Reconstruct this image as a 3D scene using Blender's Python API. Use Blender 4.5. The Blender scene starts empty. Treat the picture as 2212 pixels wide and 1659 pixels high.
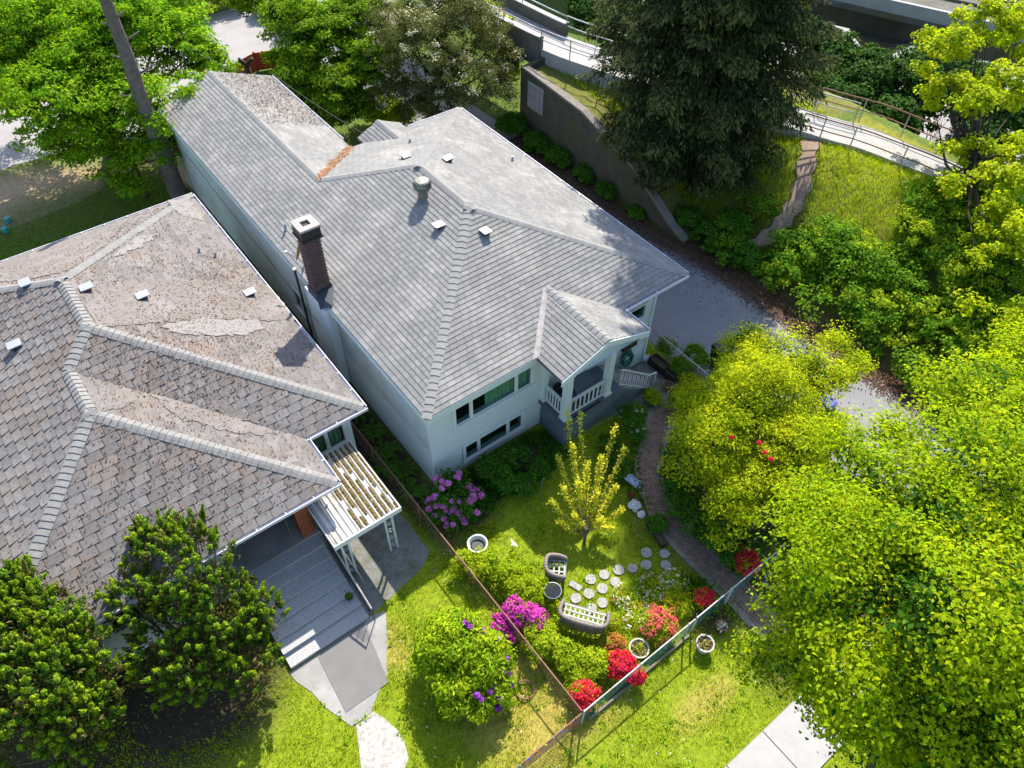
import bpy, math, random
import numpy as np
from mathutils import Vector, Matrix
random.seed(7); rng = np.random.default_rng(7)
scene = bpy.context.scene
col = scene.collection
R = math.radians
# ------------------------------------------------------------------ camera
# world frame: X along the street front, Y away from the street, Z up, metres
CAM = np.array([-9.021+9.021, 0, 0.])           # replaced below
F, PITCH, ROLL, PSI = 1620.66, R(48.966), R(1.108), R(38.136)   # focal length in 1/2212 image widths
OX, OY = -3.609*.75, 19.713*.75
cp, sp = math.cos(PSI), math.sin(PSI)
CAM = np.array([-(OX*cp+OY*sp), -(-OX*sp+OY*cp), 22.92])
def loc2w(v): return np.array([v[0]*cp+v[1]*sp, -v[0]*sp+v[1]*cp, v[2]])
FWD = loc2w((0, math.cos(PITCH), -math.sin(PITCH)))
UP0 = loc2w((0, math.sin(PITCH), math.cos(PITCH)))
RT0 = loc2w((1, 0, 0))
RT = math.cos(ROLL)*RT0 + math.sin(ROLL)*UP0
UP = math.cos(ROLL)*UP0 - math.sin(ROLL)*RT0
cam = bpy.data.cameras.new('camera'); camo = bpy.data.objects.new('camera', cam); col.objects.link(camo)
cam.sensor_width = 36; cam.lens = 36*F/2212; cam.clip_start = .5; cam.clip_end = 600
camo.matrix_world = Matrix(((RT[0], UP[0], -FWD[0], CAM[0]), (RT[1], UP[1], -FWD[1], CAM[1]), (RT[2], UP[2], -FWD[2], CAM[2]), (0, 0, 0, 1)))
scene.camera = camo
def ray(x, y): return (x-1106)/F*RT - (y-829.5)/F*UP + FWD
def at(x, y, z=0.):                               # pixel (2212 wide) -> point on the level z
    d = ray(x, y); t = (z-CAM[2])/d[2]; return CAM+t*d
def pix(P):
    q = np.asarray(P, float)-CAM; c = q@FWD
    return np.array([1106+F*(q@RT)/c, 829.5-F*(q@UP)/c])
# ------------------------------------------------------------------ light
SUN = np.array([.76, .68, 1.0]); SUN /= np.linalg.norm(SUN)
w = bpy.data.worlds.new('World'); scene.world = w; w.use_nodes = True
nt = w.node_tree; bg = nt.nodes['Background']
sky = nt.nodes.new('ShaderNodeTexSky'); sky.sky_type = 'NISHITA'; sky.sun_disc = False
sky.sun_elevation = math.asin(SUN[2]); sky.sun_rotation = math.atan2(SUN[0], SUN[1])
nt.links.new(sky.outputs[0], bg.inputs[0]); bg.inputs[1].default_value = .15
sun = bpy.data.lights.new('sun', 'SUN'); sun.energy = 4.2; sun.angle = R(.53); sun.color = (1, .94, .83)
suno = bpy.data.objects.new('sun', sun); col.objects.link(suno)
suno.rotation_euler = Vector(-SUN).to_track_quat('-Z', 'Y').to_euler(); suno.location = (10, 10, 40)
scene.view_settings.view_transform = 'Standard'; scene.view_settings.look = 'None'
scene.view_settings.exposure = 1.32; scene.view_settings.gamma = 1
scene.render.engine = 'CYCLES'
scene.cycles.max_bounces = 6; scene.cycles.diffuse_bounces = 3; scene.cycles.transmission_bounces = 4; scene.cycles.transparent_max_bounces = 6
# ------------------------------------------------------------------ materials
def mat(name, c1, c2=None, scale=3., rough=.85, bump=0., bscale=60., island=0., spec=.3, metal=0., trans=None, c3=None, s3=.35, hue=0., kal=.74):
    c1 = tuple(t*kal for t in c1); c2 = c2 and tuple(t*kal for t in c2); c3 = c3 and tuple(t*kal for t in c3)
    m = bpy.data.materials.new(name); m.use_nodes = True; n = m.node_tree.nodes; l = m.node_tree.links
    b = n['Principled BSDF']; b.inputs['Roughness'].default_value = rough; b.inputs['Specular IOR Level'].default_value = spec; b.inputs['Metallic'].default_value = metal
    geo = n.new('ShaderNodeNewGeometry'); pos = geo.outputs['Position']
    if c2 is None: c2 = c1
    nz = n.new('ShaderNodeTexNoise'); nz.inputs['Scale'].default_value = scale; nz.inputs['Detail'].default_value = 5; nz.inputs['Roughness'].default_value = .65
    l.new(pos, nz.inputs['Vector'])
    rmp = n.new('ShaderNodeMapRange'); rmp.inputs[1].default_value = .3; rmp.inputs[2].default_value = .7; l.new(nz.outputs[0], rmp.inputs[0])
    mx = n.new('ShaderNodeMix'); mx.data_type = 'RGBA'; mx.inputs[6].default_value = (*c1, 1); mx.inputs[7].default_value = (*c2, 1); l.new(rmp.outputs[0], mx.inputs[0])
    out = mx.outputs[2]
    if c3 is not None:                             # a second, larger patch colour
        n3 = n.new('ShaderNodeTexNoise'); n3.inputs['Scale'].default_value = s3; n3.inputs['Detail'].default_value = 6; n3.inputs['Roughness'].default_value = .7; l.new(pos, n3.inputs['Vector'])
        r3 = n.new('ShaderNodeMapRange'); r3.inputs[1].default_value = .48; r3.inputs[2].default_value = .66; l.new(n3.outputs[0], r3.inputs[0])
        m3 = n.new('ShaderNodeMix'); m3.data_type = 'RGBA'; l.new(r3.outputs[0], m3.inputs[0]); l.new(out, m3.inputs[6]); m3.inputs[7].default_value = (*c3, 1); out = m3.outputs[2]
    if island:
        oi = n.new('ShaderNodeObjectInfo'); ad = n.new('ShaderNodeMath'); ad.operation = 'ADD'; l.new(geo.outputs['Random Per Island'], ad.inputs[0]); l.new(oi.outputs['Random'], ad.inputs[1])
        fr = n.new('ShaderNodeMath'); fr.operation = 'FRACT'; l.new(ad.outputs[0], fr.inputs[0])
        hs = n.new('ShaderNodeHueSaturation')
        mr = n.new('ShaderNodeMapRange'); mr.inputs[3].default_value = 1-island; mr.inputs[4].default_value = 1+island; l.new(fr.outputs[0], mr.inputs[0]); l.new(mr.outputs[0], hs.inputs['Value'])
        if hue:
            m2 = n.new('ShaderNodeMath'); m2.operation = 'MULTIPLY'; m2.inputs[1].default_value = 7.31; l.new(fr.outputs[0], m2.inputs[0])
            f2 = n.new('ShaderNodeMath'); f2.operation = 'FRACT'; l.new(m2.outputs[0], f2.inputs[0])
            mh = n.new('ShaderNodeMapRange'); mh.inputs[3].default_value = .5-hue; mh.inputs[4].default_value = .5+hue; l.new(f2.outputs[0], mh.inputs[0]); l.new(mh.outputs[0], hs.inputs['Hue'])
        l.new(out, hs.inputs['Color']); out = hs.outputs[0]
    l.new(out, b.inputs['Base Color'])
    if bump:
        nb = n.new('ShaderNodeTexNoise'); nb.inputs['Scale'].default_value = bscale; nb.inputs['Detail'].default_value = 3; l.new(pos, nb.inputs['Vector'])
        bp = n.new('ShaderNodeBump'); bp.inputs['Strength'].default_value = bump; bp.inputs['Distance'].default_value = .02; l.new(nb.outputs[0], bp.inputs['Height']); l.new(bp.outputs[0], b.inputs['Normal'])
    if trans is not None:                          # thin leaf: part of the light passes through
        k, tc = trans
        tr = n.new('ShaderNodeBsdfTranslucent'); ml = n.new('ShaderNodeMix'); ml.data_type = 'RGBA'; ml.blend_type = 'MULTIPLY'; ml.inputs[0].default_value = 1
        l.new(out, ml.inputs[6]); ml.inputs[7].default_value = (*tc, 1); l.new(ml.outputs[2], tr.inputs[0])
        ms = n.new('ShaderNodeMixShader'); ms.inputs[0].default_value = k; l.new(b.outputs[0], ms.inputs[1]); l.new(tr.outputs[0], ms.inputs[2])
        l.new(ms.outputs[0], n['Material Output'].inputs['Surface'])
    return m
def leafmat(name, c1, c2, island=.35, hue=.02, k=.5, tc=(1.4, 1.4, .22), rough=.75, spec=.08):
    return mat(name, c1, c2, scale=.9, rough=rough, island=island, hue=hue, spec=spec, trans=(k, tc), kal=1.12)
M = {}
M['glass'] = mat('window glass', (.012, .016, .016), rough=.04, spec=.6)
def glassmat(name, tint, a):
    m = bpy.data.materials.new(name); m.use_nodes = True; n = m.node_tree.nodes; l = m.node_tree.links
    b = n['Principled BSDF']; b.inputs['Base Color'].default_value = (.01, .014, .014, 1); b.inputs['Roughness'].default_value = .04; b.inputs['Specular IOR Level'].default_value = .6
    t = n.new('ShaderNodeBsdfTransparent'); t.inputs[0].default_value = (*tint, 1); s = n.new('ShaderNodeMixShader'); s.inputs[0].default_value = a
    l.new(b.outputs[0], s.inputs[1]); l.new(t.outputs[0], s.inputs[2]); l.new(s.outputs[0], n['Material Output'].inputs['Surface']); return m
M['pane'] = glassmat('window pane', (.78, .92, .86), .78)
M['table_glass'] = glassmat('table glass', (.85, .95, .93), .35)
M['stucco'] = mat('pale stucco', (.69, .75, .76), (.63, .70, .72), scale=1.5, bump=.25, bscale=90, rough=.9)
M['siding'] = mat('painted siding', (.66, .73, .73), (.56, .65, .65), scale=1.2, bump=.05, bscale=30, rough=.6, island=.05)
M['siding_dirty'] = mat('weathered siding', (.66, .72, .71), (.55, .61, .57), scale=1.6, rough=.7, island=.07, c3=(.50, .50, .40), s3=.5)
M['trim'] = mat('white paint trim', (.74, .80, .77), (.68, .75, .72), scale=2, rough=.5)
M['white'] = mat('white paint', (.8, .8, .79), (.74, .74, .73), scale=4, rough=.5)
M['panelw'] = mat('weathered corrugated panel', (.66, .64, .60), (.52, .49, .44), scale=3, rough=.6, c3=(.36, .33, .28), s3=1.1)
M['gutter'] = mat('white gutter', (.78, .76, .82), (.66, .64, .72), scale=3, rough=.4)
M['dark'] = mat('dark interior', (.03, .03, .03), (.02, .02, .02), rough=.9)  # near-black puts the gloom of unlit rooms into the surface colour
M['curtain'] = mat('curtain', (.75, .9, .68), (.6, .78, .55), scale=3, rough=.9)
M['greywall'] = mat('grey painted base', (.145, .19, .205), (.12, .165, .18), scale=2, bump=.15, bscale=60, rough=.8)
M['greyfloor'] = mat('grey porch floor', (.13, .155, .18), (.1, .12, .14), scale=3, rough=.7)
M['shB'] = mat('grey shingle', (.295, .287, .275), (.23, .224, .214), scale=9, rough=.95, island=.13, bump=.5, bscale=140, c3=(.355, .34, .315), s3=.55)
M['capB'] = mat('grey ridge cap', (.315, .307, .295), (.265, .258, .248), scale=6, rough=.95, island=.06, bump=.4, bscale=140)
M['shA'] = mat('old grey shingle', (.26, .24, .23), (.185, .168, .16), scale=7, rough=.95, island=.16, bump=.6, bscale=110, c3=(.25, .20, .165), s3=.45)
M['capA'] = mat('old ridge cap', (.31, .30, .285), (.24, .232, .222), scale=5, rough=.95, island=.06, bump=.4, bscale=110)
M['patch'] = mat('roll roofing patch', (.24, .21, .19), (.195, .17, .155), scale=5, rough=.95, bump=.5, bscale=120, c3=(.28, .25, .235), s3=.9)
M['patch2'] = mat('pale roofing cement', (.31, .285, .27), (.25, .23, .22), scale=6, rough=.95, bump=.4, bscale=90)
M['deck'] = mat('roof deck', (.16, .15, .145), (.12, .115, .11), rough=.95)
M['metal'] = mat('pale galvanised metal', (.46, .47, .5), (.36, .37, .4), scale=6, rough=.45, metal=.3)
M['turbine'] = mat('weathered vent metal', (.20, .22, .19), (.13, .16, .15), scale=9, rough=.55, metal=.4, c3=(.36, .30, .25), s3=4)
M['flash'] = mat('dark flashing', (.045, .055, .07), (.03, .04, .05), scale=5, rough=.5)
M['black'] = mat('black plastic', (.018, .018, .02), (.03, .03, .032), rough=.45)
M['brickC'] = mat('dark red brick', (.145, .085, .08), (.10, .055, .055), scale=12, rough=.9, island=.2, bump=.5, bscale=80)
M['brickO'] = mat('orange brick', (.42, .12, .05), (.33, .085, .035), scale=12, rough=.85, island=.15, bump=.4, bscale=80)
M['brickP'] = mat('paving brick', (.30, .20, .155), (.21, .14, .11), scale=9, rough=.9, island=.2, bump=.5, bscale=70)
M['mortar'] = mat('mortar', (.20, .17, .15), (.13, .115, .10), scale=8, rough=.95)
M['cement'] = mat('cement cap', (.52, .48, .45), (.33, .29, .27), scale=5, rough=.9, bump=.4, bscale=40)
M['edging'] = mat('weathered edging', (.30, .26, .215), (.19, .17, .14), scale=4, rough=.95, bump=.4, bscale=40)
M['concrete'] = mat('concrete', (.36, .345, .325), (.285, .275, .26), scale=2.5, rough=.9, bump=.3, bscale=50, c3=(.42, .40, .375), s3=.8)
M['aggregate'] = mat('exposed aggregate concrete', (.62, .61, .6), (.33, .33, .33), scale=24, rough=.95, bump=.6, bscale=70)
M['patio'] = mat('mossy patio concrete', (.29, .28, .255), (.17, .17, .15), scale=9, rough=.95, bump=.4, bscale=60, c3=(.12, .135, .08), s3=1.2)
M['slabdark'] = mat('grey roofing mat', (.235, .225, .215), (.19, .185, .175), scale=1.5, rough=.95, bump=.2, bscale=120)
M['walk_sunlit'] = mat('sunlit white concrete', (.62, .59, .55), (.30, .27, .23), scale=6, rough=.9, bump=.3, bscale=40)  # whiter than the other concrete: the sunlight on it is in the colour
M['asphalt'] = mat('worn asphalt', (.30, .295, .295), (.24, .235, .235), scale=1.2, rough=.95, bump=.3, bscale=120, c3=(.26, .255, .25), s3=.25)
M['lot'] = mat('pale pavement', (.40, .37, .36), (.32, .30, .29), scale=.6, rough=.95, bump=.1, bscale=60)
M['oldconc'] = mat('stained concrete', (.20, .185, .16), (.115, .105, .09), scale=1.3, rough=.95, bump=.4, bscale=25, c3=(.13, .13, .06), s3=.5)
M['wallconc'] = mat('mossy dark concrete', (.13, .115, .085), (.075, .068, .05), scale=2.2, rough=.95, bump=.5, bscale=20, c3=(.10, .105, .035), s3=.7)
M['paleconc'] = mat('pale concrete', (.47, .45, .43), (.38, .365, .35), scale=1.5, rough=.9, bump=.2, bscale=40)
M['rail'] = mat('galvanised rail', (.60, .60, .62), (.48, .48, .5), scale=5, rough=.5, metal=.2, c3=(.40, .22, .12), s3=.8)
M['rust'] = mat('rusty pipe', (.33, .17, .11), (.24, .12, .08), scale=6, rough=.8)
M['bark'] = mat('grey bark', (.20, .17, .14), (.10, .083, .068), scale=5, rough=.95, bump=.9, bscale=18)
M['barkd'] = mat('dark bark', (.085, .068, .052), (.05, .04, .03), scale=6, rough=.95, bump=.6, bscale=30)
M['twig'] = mat('twig', (.22, .17, .11), (.13, .10, .065), scale=6, rough=.9)
M['soil'] = mat('soil', (.10, .07, .05), (.06, .043, .03), scale=8, rough=1, bump=.6, bscale=40)
M['plastic_green'] = mat('green hose', (.015, .19, .105), (.012, .13, .075), rough=.35)
M['greenwire'] = mat('green coated wire', (.03, .20, .15), (.02, .14, .11), rough=.45)
M['rustwire'] = mat('rusty wire', (.23, .14, .08), (.15, .09, .05), rough=.7)
M['blue'] = mat('blue plastic', (.02, .06, .5), rough=.4)
M['teal'] = mat('teal plastic', (.04, .30, .28), rough=.4)
M['red'] = mat('red plastic', (.22, .02, .025), (.12, .015, .02), scale=20, rough=.35)
M['brown'] = mat('brown planter', (.065, .042, .035), (.05, .03, .026), rough=.6)
M['wicker'] = mat('grey wicker', (.33, .27, .245), (.22, .175, .16), scale=14, rough=.8, island=.15, bump=.6, bscale=90)
M['strap'] = mat('pale seat strap', (.50, .52, .48), (.38, .41, .38), scale=6, rough=.7)
M['stone'] = mat('pale stepping stone', (.50, .48, .47), (.32, .30, .29), scale=11, rough=.95, bump=.7, bscale=45)
M['whitepot'] = mat('white pot', (.58, .56, .50), (.42, .40, .35), scale=5, rough=.6)
M['tan'] = mat('tan pot', (.32, .21, .09), (.24, .16, .07), scale=9, rough=.8)
M['terra'] = mat('terracotta pot', (.42, .19, .11), (.33, .15, .09), scale=6, rough=.85)
M['redfence'] = mat('red painted panel', (.55, .07, .03), (.42, .05, .025), scale=1.5, rough=.6)
# ------------------------------------------------------------------ mesh helpers
class MB:
    def __init__(s): s.v = []; s.f = []
    def poly(s, pts):
        i = len(s.v); s.v += [tuple(map(float, p)) for p in pts]; s.f.append(tuple(range(i, i+len(pts)))); return s
    def hexa(s, b, t):                              # 4 bottom + 4 top corners, counter-clockwise from above
        i = len(s.v); s.v += [tuple(map(float, p)) for p in list(b)+list(t)]
        s.f += [(i+3, i+2, i+1, i), (i+4, i+5, i+6, i+7)]+[(i+k, i+(k+1) % 4, i+4+(k+1) % 4, i+4+k) for k in range(4)]; return s
    def box(s, a, b):
        x0, y0, z0 = a; x1, y1, z1 = b
        return s.hexa([(x0, y0, z0), (x1, y0, z0), (x1, y1, z0), (x0, y1, z0)], [(x0, y0, z1), (x1, y0, z1), (x1, y1, z1), (x0, y1, z1)])
    def obox(s, c, size, rz=0., tilt=None):
        hx, hy, hz = [k/2 for k in size]; Q = Matrix.Rotation(rz, 3, 'Z')
        if tilt: Q = Q @ Matrix.Rotation(tilt[1], 3, tilt[0])
        C = Vector(c); pr = lambda x, y, z: tuple(C+Q @ Vector((x, y, z)))
        return s.hexa([pr(-hx, -hy, -hz), pr(hx, -hy, -hz), pr(hx, hy, -hz), pr(-hx, hy, -hz)], [pr(-hx, -hy, hz), pr(hx, -hy, hz), pr(hx, hy, hz), pr(-hx, hy, hz)])
    def prism(s, pts, z0, z1):                      # vertical prism over an outline, z may be per-point
        n = len(pts); i = len(s.v); Z0 = z0 if hasattr(z0, '__len__') else [z0]*n; Z1 = z1 if hasattr(z1, '__len__') else [z1]*n
        s.v += [(float(p[0]), float(p[1]), float(Z0[k])) for k, p in enumerate(pts)]+[(float(p[0]), float(p[1]), float(Z1[k])) for k, p in enumerate(pts)]
        s.f += [tuple(range(i+n-1, i-1, -1)), tuple(range(i+n, i+2*n))]+[(i+k, i+(k+1) % n, i+n+(k+1) % n, i+n+k) for k in range(n)]; return s
    def tube(s, path, r, n=8, caps=True, closed=False):
        P = [Vector(map(float, p)) for p in path]; rr = [float(t) for t in r] if hasattr(r, '__len__') else [float(r)]*len(P); base = len(s.v); m = len(P)
        pu = None
        for k, p in enumerate(P):
            if closed: t = P[(k+1) % m]-P[k-1]
            else: t = P[min(k+1, m-1)]-P[max(k-1, 0)]
            t = t.normalized() if t.length > 1e-9 else Vector((0, 0, 1))
            u = t.orthogonal().normalized() if pu is None else (pu-t*pu.dot(t)); u = u.normalized() if u.length > 1e-6 else t.orthogonal().normalized(); pu = u; q = t.cross(u)
            s.v += [tuple(p+rr[k]*(math.cos(2*math.pi*a/n)*u+math.sin(2*math.pi*a/n)*q)) for a in range(n)]
        for k in range(m if closed else m-1):
            a0 = base+k*n; b0 = base+((k+1) % m)*n
            s.f += [(a0+a, a0+(a+1) % n, b0+(a+1) % n, b0+a) for a in range(n)]
        if caps and not closed:
            s.f.append(tuple(base+a for a in range(n-1, -1, -1))); s.f.append(tuple(base+(m-1)*n+a for a in range(n)))
        return s
    def lathe(s, c, prof, n=24, wob=0.):           # prof: [(r, z)] from bottom to top
        i = len(s.v)
        for r_, z_ in prof: s.v += [(c[0]+r_*math.cos(2*math.pi*a/n), c[1]+r_*math.sin(2*math.pi*a/n), c[2]+z_) for a in range(n)]
        for k in range(len(prof)-1): s.f += [(i+k*n+a, i+k*n+(a+1) % n, i+(k+1)*n+(a+1) % n, i+(k+1)*n+a) for a in range(n)]
        s.f.append(tuple(i+a for a in range(n-1, -1, -1))); s.f.append(tuple(i+(len(prof)-1)*n+a for a in range(n))); return s
    def build(s, name, m, parent=None, loc=None, smooth=False, kind=None):
        o0 = origin(parent) if parent else (np.array(loc, float) if loc is not None else np.zeros(3))
        me = bpy.data.meshes.new(name); me.from_pydata((np.array(s.v)-o0).tolist(), [], s.f)
        me.materials.append(M[m] if isinstance(m, str) else m)
        if smooth: me.polygons.foreach_set('use_smooth', [True]*len(me.polygons))
        o = bpy.data.objects.new(name, me); col.objects.link(o)
        if parent: o.parent = parent
        else: o.location = o0
        if kind: o['kind'] = kind
        return o
def origin(o):
    p = np.array(o.location)
    while o.parent: o = o.parent; p = p+np.array(o.location)
    return p
def tag(o, label, cat, group=None):
    o['label'] = label; o['category'] = cat
    if group: o['group'] = group
    return o
def thing(name, loc, label, cat, group=None):
    o = bpy.data.objects.new(name, None); col.objects.link(o); o.location = tuple(map(float, loc)); o.empty_display_size = .2
    return tag(o, label, cat, group)
def inst(name, me, loc, parent, rz=None):           # another object on shared mesh data; loc in the world
    o = bpy.data.objects.new(name, me); col.objects.link(o); o.parent = parent
    o.location = tuple(np.array(loc, float)-origin(parent))
    if rz is not None: o.rotation_euler = (0, 0, rz)
    return o
def npmesh(name, V, Fc, m, parent=None, loc=None, kind=None, smooth=False):
    o0 = origin(parent) if parent else (np.array(loc, float) if loc is not None else np.zeros(3))
    V = np.ascontiguousarray(V-o0, dtype=np.float32); Fc = np.ascontiguousarray(Fc, dtype=np.int32); k = Fc.shape[1]
    me = bpy.data.meshes.new(name); me.vertices.add(len(V)); me.vertices.foreach_set('co', V.ravel())
    me.loops.add(Fc.size); me.loops.foreach_set('vertex_index', Fc.ravel()); me.polygons.add(len(Fc)); me.polygons.foreach_set('loop_start', np.arange(0, Fc.size, k, dtype=np.int32))
    me.materials.append(M[m] if isinstance(m, str) else m)
    me.update(calc_edges=True)
    if smooth: me.polygons.foreach_set('use_smooth', [True]*len(me.polygons))
    o = bpy.data.objects.new(name, me); col.objects.link(o)
    if parent: o.parent = parent
    else: o.location = o0
    if kind: o['kind'] = kind
    return o
def copytree(o, loc, label=None, parent=None, rz=None):
    c = o.copy(); col.objects.link(c)
    if parent: c.parent = parent
    else:
        c.location = tuple(map(float, loc))
        if label: c['label'] = label
        if rz is not None: c.rotation_euler = (0, 0, rz)
    for ch in o.children: copytree(ch, None, parent=c)
    return c
def struct(o): o['kind'] = 'structure'; return o
# ------------------------------------------------------------------ terrain
def sm(t): t = np.clip(t, 0, 1); return t*t*(3-2*t)
WTY = [4.6, 5.6, 8.5, 12.5, 17.3]; WTZ = [.12, .45, 2.15, 3.3, 3.65]
def hgt(x, y):
    x = np.asarray(x, float); y = np.asarray(y, float)
    b = 3.25*sm((x-18.0)/7.2)*(1-sm((y-17.2)/1.5)*(x < 60))*(1-sm((x-29.2)/5))
    w = np.interp(y, WTY, WTZ)-.12
    inw = (x > 17.75) & (y > 4.6) & (y < 17.3)
    w = np.where(inw, w*(1-sm((x-29)/5)), 0)
    return np.maximum(b, w)-4*sm((x-35.5)/2.5)*sm((y+25)/6)*(1-sm((y-60)/20))
    
def hz(x, y): return float(hgt(x, y))
xs = np.unique(np.concatenate([np.linspace(-300, -40, 14), np.arange(-40, -14, 1.), np.arange(-14, 12, .25), np.arange(12, 36, .4), [17.7, 17.8], np.arange(36, 60, 1.5), np.linspace(60, 300, 13)]))
ys = np.unique(np.concatenate([np.linspace(-200, -40, 9), np.arange(-40, -16, 1.), np.arange(-16, 4, .25), np.arange(4, 34, .4), [17.28, 17.36], np.arange(34, 64, 1.5), np.linspace(64, 420, 19)]))
XX, YY = np.meshgrid(xs, ys); ZZ = hgt(XX, YY)+.0
ZZ = ZZ+np.where((XX > 18.2) & (XX < 34) & (YY > -20) & (YY < 18), rng.normal(0, .04, XX.shape), 0)
V = np.stack([XX, YY, ZZ], -1).reshape(-1, 3); nx, ny = len(xs), len(ys)
ii = (np.arange(ny-1)[:, None]*nx+np.arange(nx-1)[None]).ravel(); Fq = np.stack([ii, ii+1, ii+nx+1, ii+nx], -1)
def blob(cx, cy, rx, ry, e=.35, rot=0.):
    c, s_ = math.cos(rot), math.sin(rot); dx, dy = XX-cx, YY-cy
    d = np.sqrt(((dx*c+dy*s_)/rx)**2+((-dx*s_+dy*c)/ry)**2); return sm((1+e-d)/(2*e))
GC = np.zeros((ny, nx, 3)); GC[:] = (.085, .125, .022)
def paint(mask, c): GC[:] = GC*(1-mask[..., None])+np.array(c)*mask[..., None]
nzg = rng.random((ny, nx))
paint(((XX > -14) & (XX < 14) & (YY > -16) & (YY < 1)).astype(float)*.9, (.19, .24, .012))
for cx, cy, rx, ry in [(-2.2, -7.6, 1.6, 2.2), (-.2, -8.6, 1.3, 1.2), (-1.9, -8.9, 1.0, .8), (2.3, -11.0, 1.2, .5), (-4.2, -3.9, .6, .9)]: paint(blob(cx, cy, rx, ry)*.7, (.32, .25, .06))
for cx, cy, rx, ry in [(8.3, -6.2, 3.4, 3.2), (.6, -.9, 1.2, 1.4), (2.9, -.8, 2.4, .8), (-.7, 4, .8, 7), (7.2, -11.5, 3, 2), (-9.5, -1.8, 2.6, 2.2), (-12.8, -.5, 3, 3), (9.4, -1.9, 1, .8), (4.7, -9.3, 1.3, .6)]: paint(blob(cx, cy, rx, ry), (.055, .04, .026))
paint(blob(-7.5, 27.2, 5.5, 2.6, .5, -.3), (.36, .25, .16))
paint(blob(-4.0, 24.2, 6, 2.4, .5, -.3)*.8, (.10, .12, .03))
paint(blob(1.4, 24.5, 1.8, 5, .4)*.8, (.30, .22, .15))
paint(((XX > 17.2) & (YY < 4.6) & (XX < 22)).astype(float), (.09, .075, .03))
paint(((XX > 17.7) & (YY > 4.6) & (YY < 17.3)).astype(float)*.6, (.17, .15, .04))
paint(sm((XX-21)/2)*(YY < 4)*(YY > -2.5)*(XX < 29), (.19, .19, .03))
paint((XX > 31).astype(float)*(YY > 2), (.05, .06, .02))
gm = bpy.data.materials.new('ground'); gm.use_nodes = True; n_ = gm.node_tree.nodes; l_ = gm.node_tree.links; b_ = n_['Principled BSDF']; b_.inputs['Roughness'].default_value = 1; b_.inputs['Specular IOR Level'].default_value = .1
va = n_.new('ShaderNodeVertexColor'); va.layer_name = 'gcol'; tn = n_.new('ShaderNodeTexNoise'); tn.inputs['Scale'].default_value = 5; tn.inputs['Detail'].default_value = 8; tn.inputs['Roughness'].default_value = .75
ge_ = n_.new('ShaderNodeNewGeometry'); l_.new(ge_.outputs['Position'], tn.inputs['Vector'])
mr_ = n_.new('ShaderNodeMapRange'); mr_.inputs[1].default_value = .3; mr_.inputs[2].default_value = .7; mr_.inputs[3].default_value = .55; mr_.inputs[4].default_value = 1.35; l_.new(tn.outputs[0], mr_.inputs[0])
hs_ = n_.new('ShaderNodeHueSaturation'); l_.new(va.outputs[0], hs_.inputs['Color']); l_.new(mr_.outputs[0], hs_.inputs['Value']); l_.new(hs_.outputs[0], b_.inputs['Base Color'])
bn_ = n_.new('ShaderNodeBump'); bn_.inputs['Strength'].default_value = .6; bn_.inputs['Distance'].default_value = .05; l_.new(tn.outputs[0], bn_.inputs['Height']); l_.new(bn_.outputs[0], b_.inputs['Normal'])
ground = struct(npmesh('ground', V, Fq, gm, smooth=True))
ca = ground.data.color_attributes.new('gcol', 'FLOAT_COLOR', 'POINT'); ca.data.foreach_set('color', np.concatenate([GC.reshape(-1, 3), np.ones((nx*ny, 1))], 1).astype(np.float32).ravel())
ground['label'] = 'lawn and soil of the front yards'
# ------------------------------------------------------------------ paved sheets
def sheet(name, pts, z, m, thick=.05, jit=0.):
    return struct(MB().prism(pts, z-thick, z).build(name, m))
def densify(pts, step, amp):
    out = []
    for k in range(len(pts)):
        a, b = np.array(pts[k], float), np.array(pts[(k+1) % len(pts)], float); n = max(1, int(np.linalg.norm(b-a)/step))
        for j in range(n):
            p = a+(b-a)*j/n; out.append(p+(rng.normal(0, amp, 2) if j else 0))
    return out
lane_l = [(12.7, -26), (12.7, -9), (12.2, -3), (11.55, -1.0), (11.5, 6), (11.6, 60)]
lane_r = [(16.9, 60), (16.9, 17), (16.6, 12), (17.0, 6), (17.5, 1), (17.4, -4), (17.8, -9), (18.0, -26)]
sheet('lane', densify(lane_l+lane_r, .8, .04), .012, 'asphalt', .06)
sheet('parking_lot', densify([(6.2, 30.6), (8.2, 33.6), (10.2, 33.4), (13.6, 37.0), (13.2, 39.3), (11.2, 42.4), (8.0, 42.4), (4.2, 41), (-3, 38), (-16, 40), (-16, 31.5), (-4, 30.4), (2, 29.0)], 1., .08), .02, 'lot', .06)
sheet('far_road', [(39, -18), (75, -18), (75, 55), (39, 55), (38.5, 20)], -3.93, 'lot', .2)
# A: front walk, patio, boulevard walk
sheet('front_walk', densify([(-7.1, -2.8), (-7.05, -3.15), (-6.5, -4.9), (-6.35, -5.3), (-5.75, -5.3), (-4.75, -4.6), (-3.75, -2.85), (-4.3, -2.7), (-4.6, -2.8)], .5, .03), .02, 'concrete', .06)
sheet('patio', densify([(-4.35, 1.6), (-1.5, 1.6), (-1.45, -1.9), (-1.9, -2.25), (-3.3, -2.55), (-4.3, -2.72)], .4, .03), .014, 'patio', .06)
sheet('walkway_mat', [(-6.17, -2.78), (-4.5, -2.78), (-4.85, -4.85), (-6.3, -4.85)], .034, 'slabdark', .02)
sheet('sunlit_walk', densify([(-6.25, -5.35), (-5.65, -5.3), (-5.35, -6.2), (-5.5, -7.0), (-5.9, -7.3), (-6.9, -7.3), (-6.6, -6.2)], .35, .05), .022, 'walk_sunlit', .05)
sheet('porch_landing', densify([(7.2, .15), (10.4, .15), (11.0, .15), (10.95, -1.2), (10.4, -2.0), (9.3, -2.6), (8.9, -2.1), (7.2, -1.15)], .5, .03), .03, 'patio', .08)
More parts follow.
